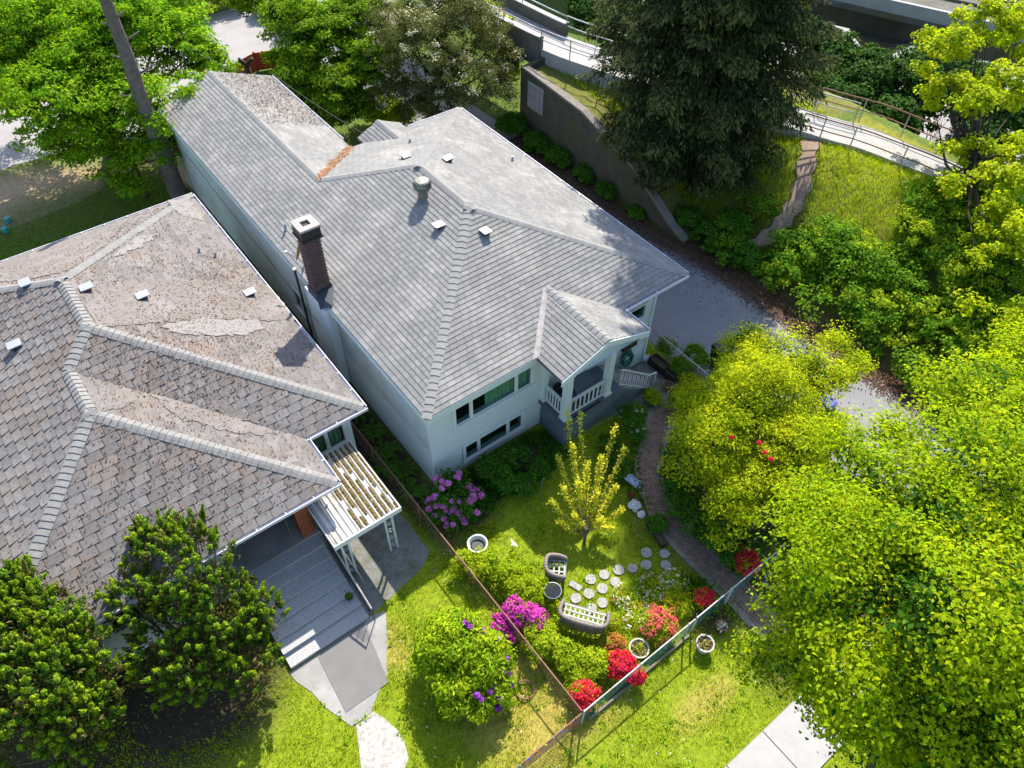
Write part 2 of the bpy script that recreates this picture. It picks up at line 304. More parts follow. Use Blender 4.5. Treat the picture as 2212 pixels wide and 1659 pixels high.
sw = struct(MB().prism([(-30, -14.2), (30, -14.2), (30, -12.55), (-30, -12.55)], -.05, .02).build('sidewalk', 'mortar'))
slab = MB().box((0, -14.19, .0), (1.5, -12.56, .045)).build('paving_slab', 'paleconc', sw)
for k in range(-6, 8): 
    if k == 0: slab.location = (0, 0, 0)
    else: o = slab.copy(); col.objects.link(o); o.parent = sw; o.location = (k*1.53, 0, 0)
# ------------------------------------------------------------------ brick path
c25 = lambda x, y: at((1750+x/2.54)/1.3562, (1150+y/2.54)/1.3562)[:2]
c44 = lambda x, y: at((1850+x/4.424)/1.3562, (1500+y/4.424)/1.3562)[:2]
PL = [c25(400, 200), c25(350, 400), c25(315, 560), c25(335, 700), c25(385, 800), c44(330, 100), c44(560, 400), c44(890, 740), c44(1130, 980), c44(1380, 1230), c44(1530, 1400), c44(1760, 1640)]
PR = [c25(545, 200), c25(470, 400), c25(440, 560), c25(465, 700), c25(515, 800), c44(760, 180), c44(960, 480), c44(1210, 740), c44(1390, 920), c44(1650, 1200), c44(1830, 1380), c44(2060, 1600)]
PL = [np.array((9.0, -2.0))]+PL; PR = [np.array((9.75, -2.3))]+PR
def smooth_line(P, n=6):
    P = [np.array(p, float) for p in P]; out = []
    for k in range(len(P)-1):
        p0, p1, p2, p3 = P[max(k-1, 0)], P[k], P[k+1], P[min(k+2, len(P)-1)]
        for j in range(n):
            t = j/n; out.append(.5*((2*p1)+(-p0+p2)*t+(2*p0-5*p1+4*p2-p3)*t*t+(-p0+3*p1-3*p2+p3)*t**3))
    out.append(P[-1]); return out
PL = smooth_line(PL, 5); PR = smooth_line(PR, 5)
pm = MB()
for k in range(len(PL)-1): pm.hexa([(*PL[k], -.03), (*PR[k], -.03), (*PR[k+1], -.03), (*PL[k+1], -.03)][::-1], [(*PL[k], .02), (*PR[k], .02), (*PR[k+1], .02), (*PL[k+1], .02)][::-1])
path = struct(pm.build('garden_path', 'mortar'))
def inpoly(p, poly):
    x, y = p; c = False; j = len(poly)-1
    for i in range(len(poly)):
        if (poly[i][1] > y) != (poly[j][1] > y) and x < (poly[j][0]-poly[i][0])*(y-poly[i][1])/(poly[j][1]-poly[i][1])+poly[i][0]: c = not c
        j = i
    return c
pp = PL+PR[::-1]; BL, BW = .205, .1; cand = []
ang = R(20)
for i in range(-160, 160):
    for j in range(-160, 160):
        if (i+j) % 4 == 0: c = ((i+1.)*BW*1.02, (j+.5)*BW*1.02, 0.)      # lying brick covers cells i,i+1
        elif (i+j) % 4 == 2: c = ((i+.5)*BW*1.02, (j+1.)*BW*1.02, math.pi/2)   # standing brick covers cells j,j+1
        else: continue
        x = 6.5+c[0]*math.cos(ang)-c[1]*math.sin(ang); y = -6.0+c[0]*math.sin(ang)+c[1]*math.cos(ang)
        if not (2 < x < 11 and -13 < y < -1.5): continue
        if inpoly((x, y), pp): cand.append((x, y, c[2]+ang))
cand.sort(key=lambda q: math.hypot(q[0]-6.4, q[1]+5.2))
bme = MB()
bme.hexa([(-.097, -.0475, -.05), (.097, -.0475, -.05), (.097, .0475, -.05), (-.097, .0475, -.05)], [(-.093, -.0435, .012), (.093, -.0435, .012), (.093, .0435, .012), (-.093, .0435, .012)])
b0 = bme.build('brick', 'brickP', path)
b0.location = (cand[0][0], cand[0][1], .03); b0.rotation_euler = (0, 0, cand[0][2])
for q in cand[1:300]:
    o = inst('brick', b0.data, (q[0], q[1], .03+random.uniform(-.004, .006)), path, q[2]+random.uniform(-.03, .03))
rest = MB()
for q in cand[300:]: rest.obox((q[0], q[1], .018), (.19, .09, .05+random.uniform(-.006, .006)), q[2])
rest.build('bricks', 'brickP', path, kind='stuff')
for P, sgn in ((PL, 1), (PR, -1)):
    e = MB(); pn = None
    for k in range(len(P)-1):
        dv = P[k+1]-P[k]; nrm = np.array([dv[1], -dv[0]])/np.linalg.norm(dv)*sgn; pn = nrm if pn is None else pn
        q = [P[k], P[k+1], P[k+1]+nrm*.2, P[k]+pn*.2]; pn = nrm
        if sum(q[i][0]*q[(i+1) % 4][1]-q[(i+1) % 4][0]*q[i][1] for i in range(4)) < 0: q = q[::-1]
        e.hexa([(*p, -.04) for p in q], [(*p, .047) for p in q])
    e.build('path_edging', 'edging', path)
# ------------------------------------------------------------------ retaining wall
rw = thing('retaining_wall', (17.6, 11, 0), 'tall stained concrete retaining wall tapering down beside the lane', 'wall')
Y = [4.6, 5.6, 7, 8.5, 10.5, 12.5, 15, 17.3]; Zt = list(np.interp(Y, WTY, WTZ)); a = MB()
for k in range(len(Y)-1): a.hexa([(17.45, Y[k], -.1), (17.75, Y[k], -.1), (17.75, Y[k+1], -.1), (17.45, Y[k+1], -.1)], [(17.45, Y[k], Zt[k]), (17.75, Y[k], Zt[k]), (17.75, Y[k+1], Zt[k+1]), (17.45, Y[k+1], Zt[k+1])])
a.hexa([(17.45, 17.3, -.1), (19.6, 17.3, -.1), (19.6, 17.6, -.1), (17.45, 17.6, -.1)], [(17.45, 17.3, 3.65), (19.6, 17.3, 4.0), (19.6, 17.6, 4.0), (17.45, 17.6, 3.65)])
a.build('wall', 'wallconc', rw)
c = MB()
for k in range(len(Y)-1): c.hexa([(17.38, Y[k], Zt[k]), (17.82, Y[k], Zt[k]), (17.82, Y[k+1], Zt[k+1]), (17.38, Y[k+1], Zt[k+1])], [(17.38, Y[k], Zt[k]+.12), (17.82, Y[k], Zt[k]+.12), (17.82, Y[k+1], Zt[k+1]+.12), (17.38, Y[k+1], Zt[k+1]+.12)])
c.build('coping', 'edging', rw)
p = MB().box((17.40, 15.6, 1.75), (17.44, 16.9, 3.2)).build('sign_plate', 'paleconc', rw)
for yy in (15.85, 16.25, 16.65):
    for zz in (2.0, 2.45, 2.9): MB().box((17.37, yy-.14, zz-.16), (17.395, yy+.14, zz+.16)).build('tile', 'concrete', p)
# ------------------------------------------------------------------ elevated walkway and bridge
rampN = [(27.6, -9.0, 2.6), (27.2, -5, 3.0), (26.82, -1.94, 3.35), (26.24, .6, 3.42), (25.84, 2.13, 3.45), (25.07, 3.71, 3.5), (23.4, 7.2, 3.75), (21.2, 11.2, 4.0), (19.7, 14.5, 4.2), (18.95, 16.9, 4.25), (18.5, 20, 4.3), (18.2, 24, 4.4), (18.0, 32, 4.6)]
rampF = [(29.8, -8.8, 2.6), (29.2, -4.6, 3.0), (28.7, -1.5, 3.35), (28.2, .9, 3.42), (27.9, 2.7, 3.45), (27.0, 4.7, 3.5), (25.2, 8.3, 3.75), (23.1, 12.2, 4.0), (21.9, 15.2, 4.2), (21.1, 17.4, 4.25), (20.7, 20.4, 4.3), (20.4, 24.2, 4.4), (20.2, 32, 4.6)]
RN = smooth_line(rampN, 4); RF = smooth_line(rampF, 4)
d = MB()
for k in range(len(RN)-1):
    g = .9
    d.hexa([(RN[k][0], RN[k][1], RN[k][2]-g), (RF[k][0], RF[k][1], RF[k][2]-g), (RF[k+1][0], RF[k+1][1], RF[k+1][2]-g), (RN[k+1][0], RN[k+1][1], RN[k+1][2]-g)], [RN[k], RF[k], RF[k+1], RN[k+1]])
struct(d.build('walkway', 'paleconc'))
def railing(name, pts, loc, label, h=1.05, step=2.2, m='rail', mids=(.5,), r=.035, lift=0., group=None):
    t = thing(name, loc, label, 'railing', group); P = [np.array(p, float) for p in pts]
    seg = [0.]
    for k in range(1, len(P)): seg.append(seg[-1]+np.linalg.norm(P[k]-P[k-1]))
    pt = lambda s_: np.array([np.interp(s_, seg, [p[i] for p in P]) for i in range(3)])
    n = max(1, round(seg[-1]/step)); S = np.linspace(0, seg[-1], n+1); fine = np.linspace(0, seg[-1], n*3+1)
    MB().tube([pt(s_)+(0, 0, h+lift) for s_ in fine], r, 6).build('top_rail', m, t, smooth=True)
    for mm in mids: MB().tube([pt(s_)+(0, 0, h*mm+lift) for s_ in fine], r*.85, 6).build('mid_rail', m, t, smooth=True)
    for s_ in S: q = pt(s_); MB().tube([q+(0, 0, -.05), q+(0, 0, h+lift)], r*.9, 6).build('post', M['rail'] if m == 'rust' else m, t)
    return t
ib = [i for i, p in enumerate(RN) if p[1] > 16.9][0]
for nm, line, lab in (('bridge_parapet', RN, 'solid concrete parapet on the house side of the footbridge'), ('bridge_parapet', RF, 'solid concrete parapet on the far side of the footbridge')):
    t = thing(nm, line[ib], lab, 'parapet', 'footbridge parapets'); e = MB()
    for k in range(ib, len(line)-1):
        A0, A1 = np.array(line[k]), np.array(line[k+1]); s_ = .14
        e.hexa([(A0[0]-s_, A0[1], A0[2]-.95), (A0[0]+s_, A0[1], A0[2]-.95), (A1[0]+s_, A1[1], A1[2]-.95), (A1[0]-s_, A1[1], A1[2]-.95)], [(A0[0]-s_, A0[1], A0[2]+.62), (A0[0]+s_, A0[1], A0[2]+.62), (A1[0]+s_, A1[1], A1[2]+.62), (A1[0]-s_, A1[1], A1[2]+.62)])
    e.build('wall', 'oldconc', t)
    c = MB()
    for k in range(ib, len(line)-1):
        A0, A1 = np.array(line[k]), np.array(line[k+1]); s_ = .17
        c.hexa([(A0[0]-s_, A0[1], A0[2]+.62), (A0[0]+s_, A0[1], A0[2]+.62), (A1[0]+s_, A1[1], A1[2]+.62), (A1[0]-s_, A1[1], A1[2]+.62)], [(A0[0]-s_, A0[1], A0[2]+.68), (A0[0]+s_, A0[1], A0[2]+.68), (A1[0]+s_, A1[1], A1[2]+.68), (A1[0]-s_, A1[1], A1[2]+.68)])
    c.build('coping', 'paleconc', t)
railing('bridge_railing', RN[ib:], RN[ib], 'metal hand rail above the near footbridge parapet', h=.35, lift=.66, mids=(), step=3.2)
railing('bridge_railing', RF[ib:], RF[ib], 'metal hand rail above the far footbridge parapet', h=.35, lift=.66, mids=(), step=3.2)
railing('walkway_railing', RN[20:ib+1], RN[ib-3], 'grey two-bar railing between footbridge and spruce', step=2.0)
railing('walkway_railing', RF[18:ib+1], RF[ib-3], 'grey two-bar railing on the far edge of walkway by footbridge', step=2.0)
railing('walkway_railing', [(p[0]-.35, p[1], p[2]-.05) for p in RN[2:22]], RN[12], 'rusty two-bar pipe railing along the grass side of curved walkway', m='rust', step=2.3, h=1.15)
railing('walkway_railing', [(p[0]+.45, p[1], p[2]-.05) for p in RF[2:22]], RF[12], 'rusty two-bar pipe railing along the hedge side of curved walkway', m='rust', step=2.3, h=1.15)
# ------------------------------------------------------------------ guideway
gw = thing('elevated_guideway', (42, 9.5, 0), 'elevated concrete guideway beam on a round hammerhead pier', 'overpass')
gp0, gp1 = at(1810, 55, 2.), at(2050, 112, 2.); gd = (gp1-gp0)[:2]; gd /= np.linalg.norm(gd); gn = np.array([gd[1], -gd[0]])*-1
gc = at(1905, 74, 2.)[:2]+gn*1.0
def gpt(s_, w_, z_): q = gc+gd*s_+gn*w_; return (q[0], q[1], z_)
prof = [(-1.7, 3.5), (-1.3, 2.0), (1.3, 2.0), (1.7, 3.5), (3.0, 3.7), (3.0, 4.0), (-3.0, 4.0), (-3.0, 3.7)]
b = MB(); n = len(prof); 
for s_ in (-60, 60): b.v += [gpt(s_, w_, z_) for w_, z_ in prof]
b.f += [tuple(range(n-1, -1, -1)), tuple(range(n, 2*n))]+[(k, (k+1) % n, n+(k+1) % n, n+k) for k in range(n)]
b.build('beam', 'oldconc', gw)
for w_ in (-2.9, 2.7):
    b = MB(); b.hexa([gpt(-60, w_, 4.01), gpt(60, w_, 4.01), gpt(60, w_+.25, 4.01), gpt(-60, w_+.25, 4.01)], [gpt(-60, w_, 4.7), gpt(60, w_, 4.7), gpt(60, w_+.25, 4.7), gpt(-60, w_+.25, 4.7)]); b.build('parapet', 'paleconc', gw)
b = MB().lathe((gc[0], gc[1], -4), [(.85, 0), (.85, 4.3), (1.1, 4.8), (1.9, 5.5), (2.2, 5.8), (2.2, 5.99)], 20); b.build('pier', 'oldconc', gw, smooth=False)
for w_ in (-1.2, 1.2): MB().hexa([gpt(-60, w_-.3, 4.01), gpt(60, w_-.3, 4.01), gpt(60, w_+.3, 4.01), gpt(-60, w_+.3, 4.01)], [gpt(-60, w_-.3, 4.15), gpt(60, w_-.3, 4.15), gpt(60, w_+.3, 4.15), gpt(-60, w_+.3, 4.15)]).build('track_slab', 'oldconc', gw)
# red panel wall at the edge of the lot
rf = thing('red_fence', (6, 32.6, 0), 'red painted low panel fence at the edge of the pale parking lot', 'fence')
rp = [(1.3, 28.3), (4.2, 30.2), (6.6, 32.0), (8.3, 32.7), (10.0, 32.2), (12, 31.6)]
for k in range(len(rp)-1):
    a_, b2 = np.array(rp[k]), np.array(rp[k+1]); L_ = np.linalg.norm(b2-a_); m_ = (a_+b2)/2; an = math.atan2(*(b2-a_)[::-1])
    MB().obox((m_[0], m_[1], .62), (L_-.08, .06, 1.1), an).build('panel', 'redfence', rf)
for q in rp: MB().box((q[0]-.05, q[1]-.05, 0), (q[0]+.05, q[1]+.05, 1.25)).build('post', 'redfence', rf)

# dirt footpath climbing the bank
def ground_at(x, y):
    d = ray(x, y); lo, hi = 5., 80.
    for _ in range(50):
        m_ = (lo+hi)/2; P = CAM+m_*d
        if P[2] > hz(P[0], P[1]): lo = m_
        else: hi = m_
    return CAM+lo*d
DP = smooth_line([ground_at(*q)[:2] for q in ((1752, 305), (1742, 350), (1733, 400), (1715, 445), (1692, 480), (1660, 512), (1625, 535))], 5)
db_ = MB()
for k in range(len(DP)-1):
    d0 = DP[k+1]-DP[k]; nr_ = np.array([d0[1], -d0[0]])/np.linalg.norm(d0); w0, w1 = .38+.1*math.sin(k*1.3), .38+.1*math.sin((k+1)*1.3)
    q = [DP[k]-nr_*w0, DP[k]+nr_*w0, DP[k+1]+nr_*w1, DP[k+1]-nr_*w1]; db_.poly([(p[0], p[1], hz(p[0], p[1])+.09) for p in q][::-1])
M['dirt'] = mat('trodden dirt', (.42, .30, .22), (.30, .21, .15), scale=5, rough=1, bump=.5, bscale=30); struct(db_.build('dirt_path', 'dirt'))
DPA = np.array(DP)
def dpd(x, y): return np.min(np.hypot(np.asarray(x)[..., None]-DPA[:, 0], np.asarray(y)[..., None]-DPA[:, 1]), -1)
# ------------------------------------------------------------------ roofing helpers
class Plane:
    def __init__(s, o, rise, slope):
        c = 1/math.sqrt(1+slope*slope); r = np.array(rise, float)
        s.o = np.array(o, float); s.ex = np.array([r[1], -r[0], 0.]); s.ey = np.array([r[0]*c, r[1]*c, slope*c]); s.n = np.cross(s.ex, s.ey)
    def to2(s, P): d = np.array(P, float)-s.o; return np.array([d@s.ex, d@s.ey])
    def to3(s, x, y, h=0.): return s.o+s.ex*x+s.ey*y+s.n*h
def clip(poly, cv):                                # Sutherland-Hodgman, cv convex and counter-clockwise
    for k in range(len(cv)):
        a, b = cv[k], cv[(k+1) % len(cv)]; out = []
        f = lambda p: (b[0]-a[0])*(p[1]-a[1])-(b[1]-a[1])*(p[0]-a[0])
        for i in range(len(poly)):
            p, q = poly[i], poly[(i+1) % len(poly)]; fp, fq = f(p), f(q)
            if fp >= -1e-9: out.append(p)
            if (fp > 1e-9 and fq < -1e-9) or (fp < -1e-9 and fq > 1e-9): t = fp/(fp-fq); out.append((p[0]+(q[0]-p[0])*t, p[1]+(q[1]-p[1])*t))
        poly = out
        if len(poly) < 3: return []
    return poly
def cuts(poly, y):
    xs_ = []
    for i in range(len(poly)):
        (x0, y0), (x1, y1) = poly[i], poly[(i+1) % len(poly)]
        if (y0 > y) != (y1 > y): xs_.append(x0+(x1-x0)*(y-y0)/(y1-y0))
    xs_.sort(); return [(xs_[i], xs_[i+1]) for i in range(0, len(xs_)-1, 2)]
def shingle_rows(poly, expo, wid, shift, gp=.004, gy=0.):
    ymax = max(p[1] for p in poly); y = min(p[1] for p in poly); r = 0; lev = sorted({round(p[1], 5) for p in poly})
    while y < ymax-.02:
        y1 = min(y+expo, ymax); br = [y]+[t for t in lev if y+.004 < t < y1-.004]+[y1]
        for k in range(len(br)-1):
            ya, yb = br[k], br[k+1]; bt, tp = cuts(poly, ya+.001), cuts(poly, yb-.001)
            for (b0, b1), (t0, t1) in zip(bt, tp):
                cv = [(b0, ya), (b1, ya), (t1, yb), (t0, yb)]; x = math.floor((min(b0, t0))/wid)*wid-wid+shift(r)
                while x < max(b1, t1):
                    yt = yb-(gy if yb == y1 else 0); q = clip([(x+gp, ya), (x+wid-gp, ya), (x+wid-gp, yt), (x+gp, yt)], cv)
                    if q:
                        ar = abs(sum(q[i][0]*q[(i+1) % len(q)][1]-q[(i+1) % len(q)][0]*q[i][1] for i in range(len(q))))/2
                        yield x, y, y1, q, len(q) == 4 and abs(ar-(wid-2*gp)*(expo-gy)) < 1e-5
                    x += wid
        y = y1; r += 1
def wedge(mb, pl, q, x, y, y1, wid, th):            # a tapered shingle over outline q; th(u, v) = thickness
    n = len(q); i = len(mb.v); hs = [th((p[0]-x)/wid, (p[1]-y)/max(y1-y, 1e-6)) for p in q]
    mb.v += [tuple(pl.to3(p[0], p[1], h)) for p, h in zip(q, hs)]+[tuple(pl.to3(p[0], p[1], -.004)) for p in q]
    mb.f.append(tuple(range(i, i+n))); mb.f += [(i+n+k, i+n+(k+1) % n, i+(k+1) % n, i+k) for k in range(n)]
def shingle_roof(roof, planes, expo, wid, shift, th, m, nbig=300, gp=.004, gy=0.):
    full = []; rest = MB()
    for pl, P in planes:
        poly = [tuple(pl.to2(p)) for p in P]
        for x, y, y1, q, fl in shingle_rows(poly, expo, wid, shift, gp, gy):
            if fl:
                c3 = pl.to3(x+wid/2, y+expo/2); px_ = pix(c3)
                if -20 < px_[0] < 2232 and -20 < px_[1] < 1680:
                    cc = [pix(pl.to3(*p)) for p in q]; ar = sum(cc[i][0]*cc[(i+1) % 4][1]-cc[(i+1) % 4][0]*cc[i][1] for i in range(4))/2
                    full.append((abs(ar), len(full), pl, x, y, y1, q)); continue
            wedge(rest, pl, q, x, y, y1, wid, th)
    full.sort(key=lambda t: -t[0])
    me = {}
    for k, (ar, _, pl, x, y, y1, q) in enumerate(full):
        if k < nbig:
            if id(pl) not in me:
                mb = MB(); z = Plane.__new__(Plane); z.o = np.zeros(3); z.ex, z.ey, z.n = pl.ex, pl.ey, pl.n
                wedge(mb, z, [(p[0]-x, p[1]-y) for p in q], 0, 0, expo, wid, th)
                mm = bpy.data.meshes.new('shingle'); mm.from_pydata(mb.v, [], mb.f); mm.materials.append(M[m]); me[id(pl)] = mm
            inst('shingle', me[id(pl)], pl.to3(x, y), roof)
        else: wedge(rest, pl, q, x, y, y1, wid, th)
    rest.build('shingles', m, roof, kind='stuff')
def caps(roof, p, q, n1, n2, m, step=.26, hw=.17, lift=.028):
    p, q = np.array(p, float), np.array(q, float); L_ = np.linalg.norm(q-p); dv = (q-p)/L_; n1, n2 = np.array(n1), np.array(n2)
    s1 = np.cross(dv, n1); s1 = s1 if s1@n2 < 0 or True else s1
    mid = (n1+n2); mid /= np.linalg.norm(mid)
    # side vectors lie in each plane and lead away from the ridge
    s1 = np.cross(dv, n1); s1 = s1 if s1@(n1-n2) > 0 else -s1
    s2 = np.cross(dv, n2); s2 = s2 if s2@(n2-n1) > 0 else -s2
    ln = step*1.04
    row = lambda a, h: [s1*hw+n1*h*.8+dv*a, s1*hw*.45+n1*(h+.006)+dv*a, mid*(h+.012)+dv*a, s2*hw*.45+n2*(h+.006)+dv*a, s2*hw+n2*h*.8+dv*a]
    lo, hi = row(0, lift+.016), row(ln, lift-.008); lob = row(0, -.005)
    v = [tuple(t) for t in lo+hi+lob]; f = [(k, k+1, k+6, k+5) for k in range(4)]+[(10+k, 11+k, k+1, k) for k in range(4)]+[(0, 5, 10), (4, 14, 9)]
    nn = np.cross(np.array(v[1])-np.array(v[0]), np.array(v[5])-np.array(v[0]))
    if nn@mid < 0: f = [t[::-1] for t in f]
    me = bpy.data.meshes.new('ridge_cap'); me.from_pydata(v, [], f); me.materials.append(M[m])
    n = int(L_/step)
    for k in range(n+1): inst('ridge_cap', me, p+dv*(k*step), roof)
def deckmesh(roof_name, planes, m, parent, drop=.16, off=-.012):
    b = MB()
    for pl, P in planes:
        P = [np.array(p, float)+pl.n*off for p in P]; Q = [p-(0, 0, drop) for p in P]; n = len(P); i = len(b.v)
        b.v += [tuple(p) for p in P+Q]; b.f += [tuple(range(i, i+n)), tuple(range(i+2*n-1, i+n-1, -1))]+[(i+n+k, i+n+(k+1) % n, i+(k+1) % n, i+k) for k in range(n)]
    return b.build(roof_name, m, parent)
def ccw(pl, P):
    q = [pl.to2(p) for p in P]; a = sum(q[i][0]*q[(i+1) % len(q)][1]-q[(i+1) % len(q)][0]*q[i][1] for i in range(len(q)))
    return list(P) if a > 0 else list(P)[::-1]
def gutter(parent, p, q, out, z, hang=.9, wd=.1, lipm='gutter'):
    p, q, o = np.array(p, float), np.array(q, float), np.array(out, float); b = MB()
    def bx(o0, o1, z0, z1):
        a, b_, c_, d_ = p+o*o0, q+o*o0, q+o*o1, p+o*o1; P = [a, b_, c_, d_]
        if sum(P[i][0]*P[(i+1) % 4][1]-P[(i+1) % 4][0]*P[i][1] for i in range(4)) < 0: P = P[::-1]
        b.hexa([(*t, z0) for t in P], [(*t, z1) for t in P])
    bx(.012, wd, z-.11, z-.1); bx(wd, wd+.028, z-.11, z+.006); bx(.0, .012, z-.11, z-.03)
    g = b.build('gutter', lipm, parent)
    n = int(np.linalg.norm(q-p)/hang); 
    for k in range(1, n):
        c = p+(q-p)*k/n; an = math.atan2(o[1], o[0]); MB().obox((*(c+o*wd*.5), z+.004), (wd, .03, .012), an).build('hanger', lipm, g)
    return g
def wallpiece(mb, axis, at0, at1, a0, a1, z0, z1, holes):   # rectangles of wall round the holes
    A = sorted({a0, a1, *[h[0] for h in holes], *[h[1] for h in holes]}); Z = sorted({z0, z1, *[h[2] for h in holes], *[h[3] for h in holes]})
    A = [a for a in A if a0 <= a <= a1]; Z = [z for z in Z if z0 <= z <= z1]
    for i in range(len(A)-1):
        for k in range(len(Z)-1):
            ca_, cz = (A[i]+A[i+1])/2, (Z[k]+Z[k+1])/2
            if any(h[0] < ca_ < h[1] and h[2] < cz < h[3] for h in holes): continue
            if axis == 'x': mb.box((A[i], min(at0, at1), Z[k]), (A[i+1], max(at0, at1), Z[k+1]))
            else: mb.box((min(at0, at1), A[i], Z[k]), (max(at0, at1), A[i+1], Z[k+1]))
def siding(wall, axis, face, out, a0, a1, z0, z1, holes, m, expo=.165, proud=.028):
    n = round((z1-z0)/expo); h = (z1-z0)/n
    for k in range(n):
        za, zb = z0+k*h, z0+(k+1)*h; segs = [(a0, a1)]
        for hl in holes:
            if hl[2] < zb-.01 and hl[3] > za+.01:
                segs = [t for s_ in segs for t in ((s_[0], min(s_[1], hl[0])), (max(s_[0], hl[1]), s_[1])) if t[1]-t[0] > .03]
        for s0, s1 in segs:
            f0, f1 = face+out*proud, face+out*.006
            P = lambda a, f, z: (a, f, z) if axis == 'x' else (f, a, z)
            b = MB(); b.hexa([P(s0, f0, za), P(s1, f0, za), P(s1, face-out*.01, za), P(s0, face-out*.01, za)], [P(s0, f1, zb-.004), P(s1, f1, zb-.004), P(s1, face-out*.01, zb-.004), P(s0, face-out*.01, zb-.004)])
            b.build('siding_board', m, wall)
def window(parent, axis, face, out, a0, a1, z0, z1, splits, fr=.11, name='window', pane='pane', inner=.05, curtain=None):
    P = lambda a, f, z: (a, f, z) if axis == 'x' else (f, a, z)
    def bx(mb, A0, A1, f0, f1, Z0, Z1): 
        p0, p1 = P(A0, f0, Z0), P(A1, f1, Z1); mb.box([min(u, v) for u, v in zip(p0, p1)], [max(u, v) for u, v in zip(p0, p1)])
    f = MB(); o1, o0 = face+out*.055, face-out*.06
    bx(f, a0-fr, a1+fr, o0, o1, z1, z1+fr); bx(f, a0-fr, a0, o0, o1, z0, z1); bx(f, a1, a1+fr, o0, o1, z0, z1)
    for s_ in splits: bx(f, s_-.04, s_+.04, o0, face+out*.03, z0, z1)
    wf = f.build(name, 'trim', parent)
    s_ = MB(); bx(s_, a0-fr-.03, a1+fr+.03, o0, face+out*.1, z0-.07, z0); s_.build('sill', 'trim', wf)
    e = [a0]+list(splits)+[a1]
    for k in range(len(e)-1):
        g = MB(); x0, x1 = e[k]+(0.04 if k else 0), e[k+1]-(.04 if k < len(e)-2 else 0)
        bx(g, x0, x1, face-out*.03, face-out*.02, z0, z1); g.build('pane', pane, wf)
        fr2 = MB(); t = .03
        for q in ((x0, x0+t, z0+t, z1-t), (x1-t, x1, z0+t, z1-t), (x0, x1, z0, z0+t), (x0, x1, z1-t, z1)): bx(fr2, q[0], q[1], face-out*.019, face+out*.012, q[2], q[3])
        fr2.build('sash', 'white', wf)
    if curtain:
        c = MB(); c0, c1 = curtain; nn = int((c1-c0)/.03); pts = [(c0+(c1-c0)*k/nn, face-out*(.16+.035*math.sin(k*1.05)+.01*math.sin(k*.37))) for k in range(nn+1)]
        for k in range(nn): c.poly([P(pts[k][0], pts[k][1], z0-.1), P(pts[k+1][0], pts[k+1][1], z0-.1), P(pts[k+1][0], pts[k+1][1], z1+.1), P(pts[k][0], pts[k][1], z1+.1)])
        c.build('curtain', 'curtain', wf, smooth=True)
    return wf
def bricks(parent, c, w, dth, z0, z1, m, bh=.075, bl=.21, limit=300):
    """courses of bricks round a w x dth core"""
    x0, x1, y0, y1 = c[0]-w/2, c[0]+w/2, c[1]-dth/2, c[1]+dth/2; t = .1; out = []
    n = int((z1-z0)/bh); hgt_ = (z1-z0)/n
    for k in range(n):
        z = z0+(k+.5)*hgt_; fl = k % 2
        for face in range(4):
            a0, a1 = (x0, x1) if face in (0, 2) else (y0, y1); off = t if fl ^ (face % 2) else 0
            a = a0+off; a1_ = a1-(0 if off else t) if True else a1
            nb = max(1, round((a1_-a)/bl)); L_ = (a1_-a)/nb
            for j in range(nb):
                m_ = a+(j+.5)*L_
                if face == 0: p, s_ = (m_, y0+t/2, z), (L_-.012, t, hgt_-.012)
                elif face == 2: p, s_ = (m_, y1-t/2, z), (L_-.012, t, hgt_-.012)
                elif face == 3: p, s_ = (x0+t/2, m_, z), (t, L_-.012, hgt_-.012)
                else: p, s_ = (x1-t/2, m_, z), (t, L_-.012, hgt_-.012)
                out.append((p, s_, face))
    out.sort(key=lambda q: 0 if q[2] in (0, 3) else 1)
    cache = {}; rest = MB()
    for i, (p, s_, face) in enumerate(out):
        if i < limit:
            key = tuple(round(v, 3) for v in s_)
            if key not in cache:
                b = MB().obox((0, 0, 0), s_); me = bpy.data.meshes.new('brick'); me.from_pydata(b.v, [], b.f); me.materials.append(M[m]); cache[key] = me
            inst('brick', cache[key], np.array(p)+rng.normal(0, .0015, 3), parent)
        else: rest.obox(p, s_)
    if rest.v: rest.build('bricks', m, parent, kind='stuff')
# ------------------------------------------------------------------ the blue-white house
W_, L_, S_, WD, LW, ZE = 11.83, 15.23, .365, 5.83, 23.57, 4.15
H1 = thing('house', (6, 6, 0), 'pale blue two-level house under a clean grey hipped shingle roof', 'house')
z1 = lambda k: ZE+S_*k
A_, B_, C_ = (0, 0, ZE), (W_, 0, ZE), (W_, L_, ZE); P2 = (W_/2, W_/2, z1(W_/2)); P1 = (W_/2, L_-W_/2, z1(W_/2))
Xp, Wp, Wl, Wr, Np = (WD/2, L_-WD/2, z1(WD/2)), (WD/2, LW, z1(WD/2)), (0, LW, ZE), (WD, LW, ZE), (WD, L_, ZE)
plL, plF, plR, plB, plW = Plane(Wl, (1, 0), S_), Plane(A_, (0, 1), S_), Plane(B_, (-1, 0), S_), Plane(C_, (0, -1), S_), Plane(Np, (-1, 0), S_)
GX0, GX1, GY = 4.5, 8.48, -1.36; GM = (GX0+GX1)/2; GH = (GX1-GX0)/2
gr0, gr1 = (GM, GY, z1(GH)), (GM, GH, z1(GH))
plG0, plG1 = Plane((GX0, 0, ZE), (1, 0), S_), Plane((GX1, GY, ZE), (-1, 0), S_)
bx0, bx1, byv = 6.5, 8.75, 15.8; bm = 7.62
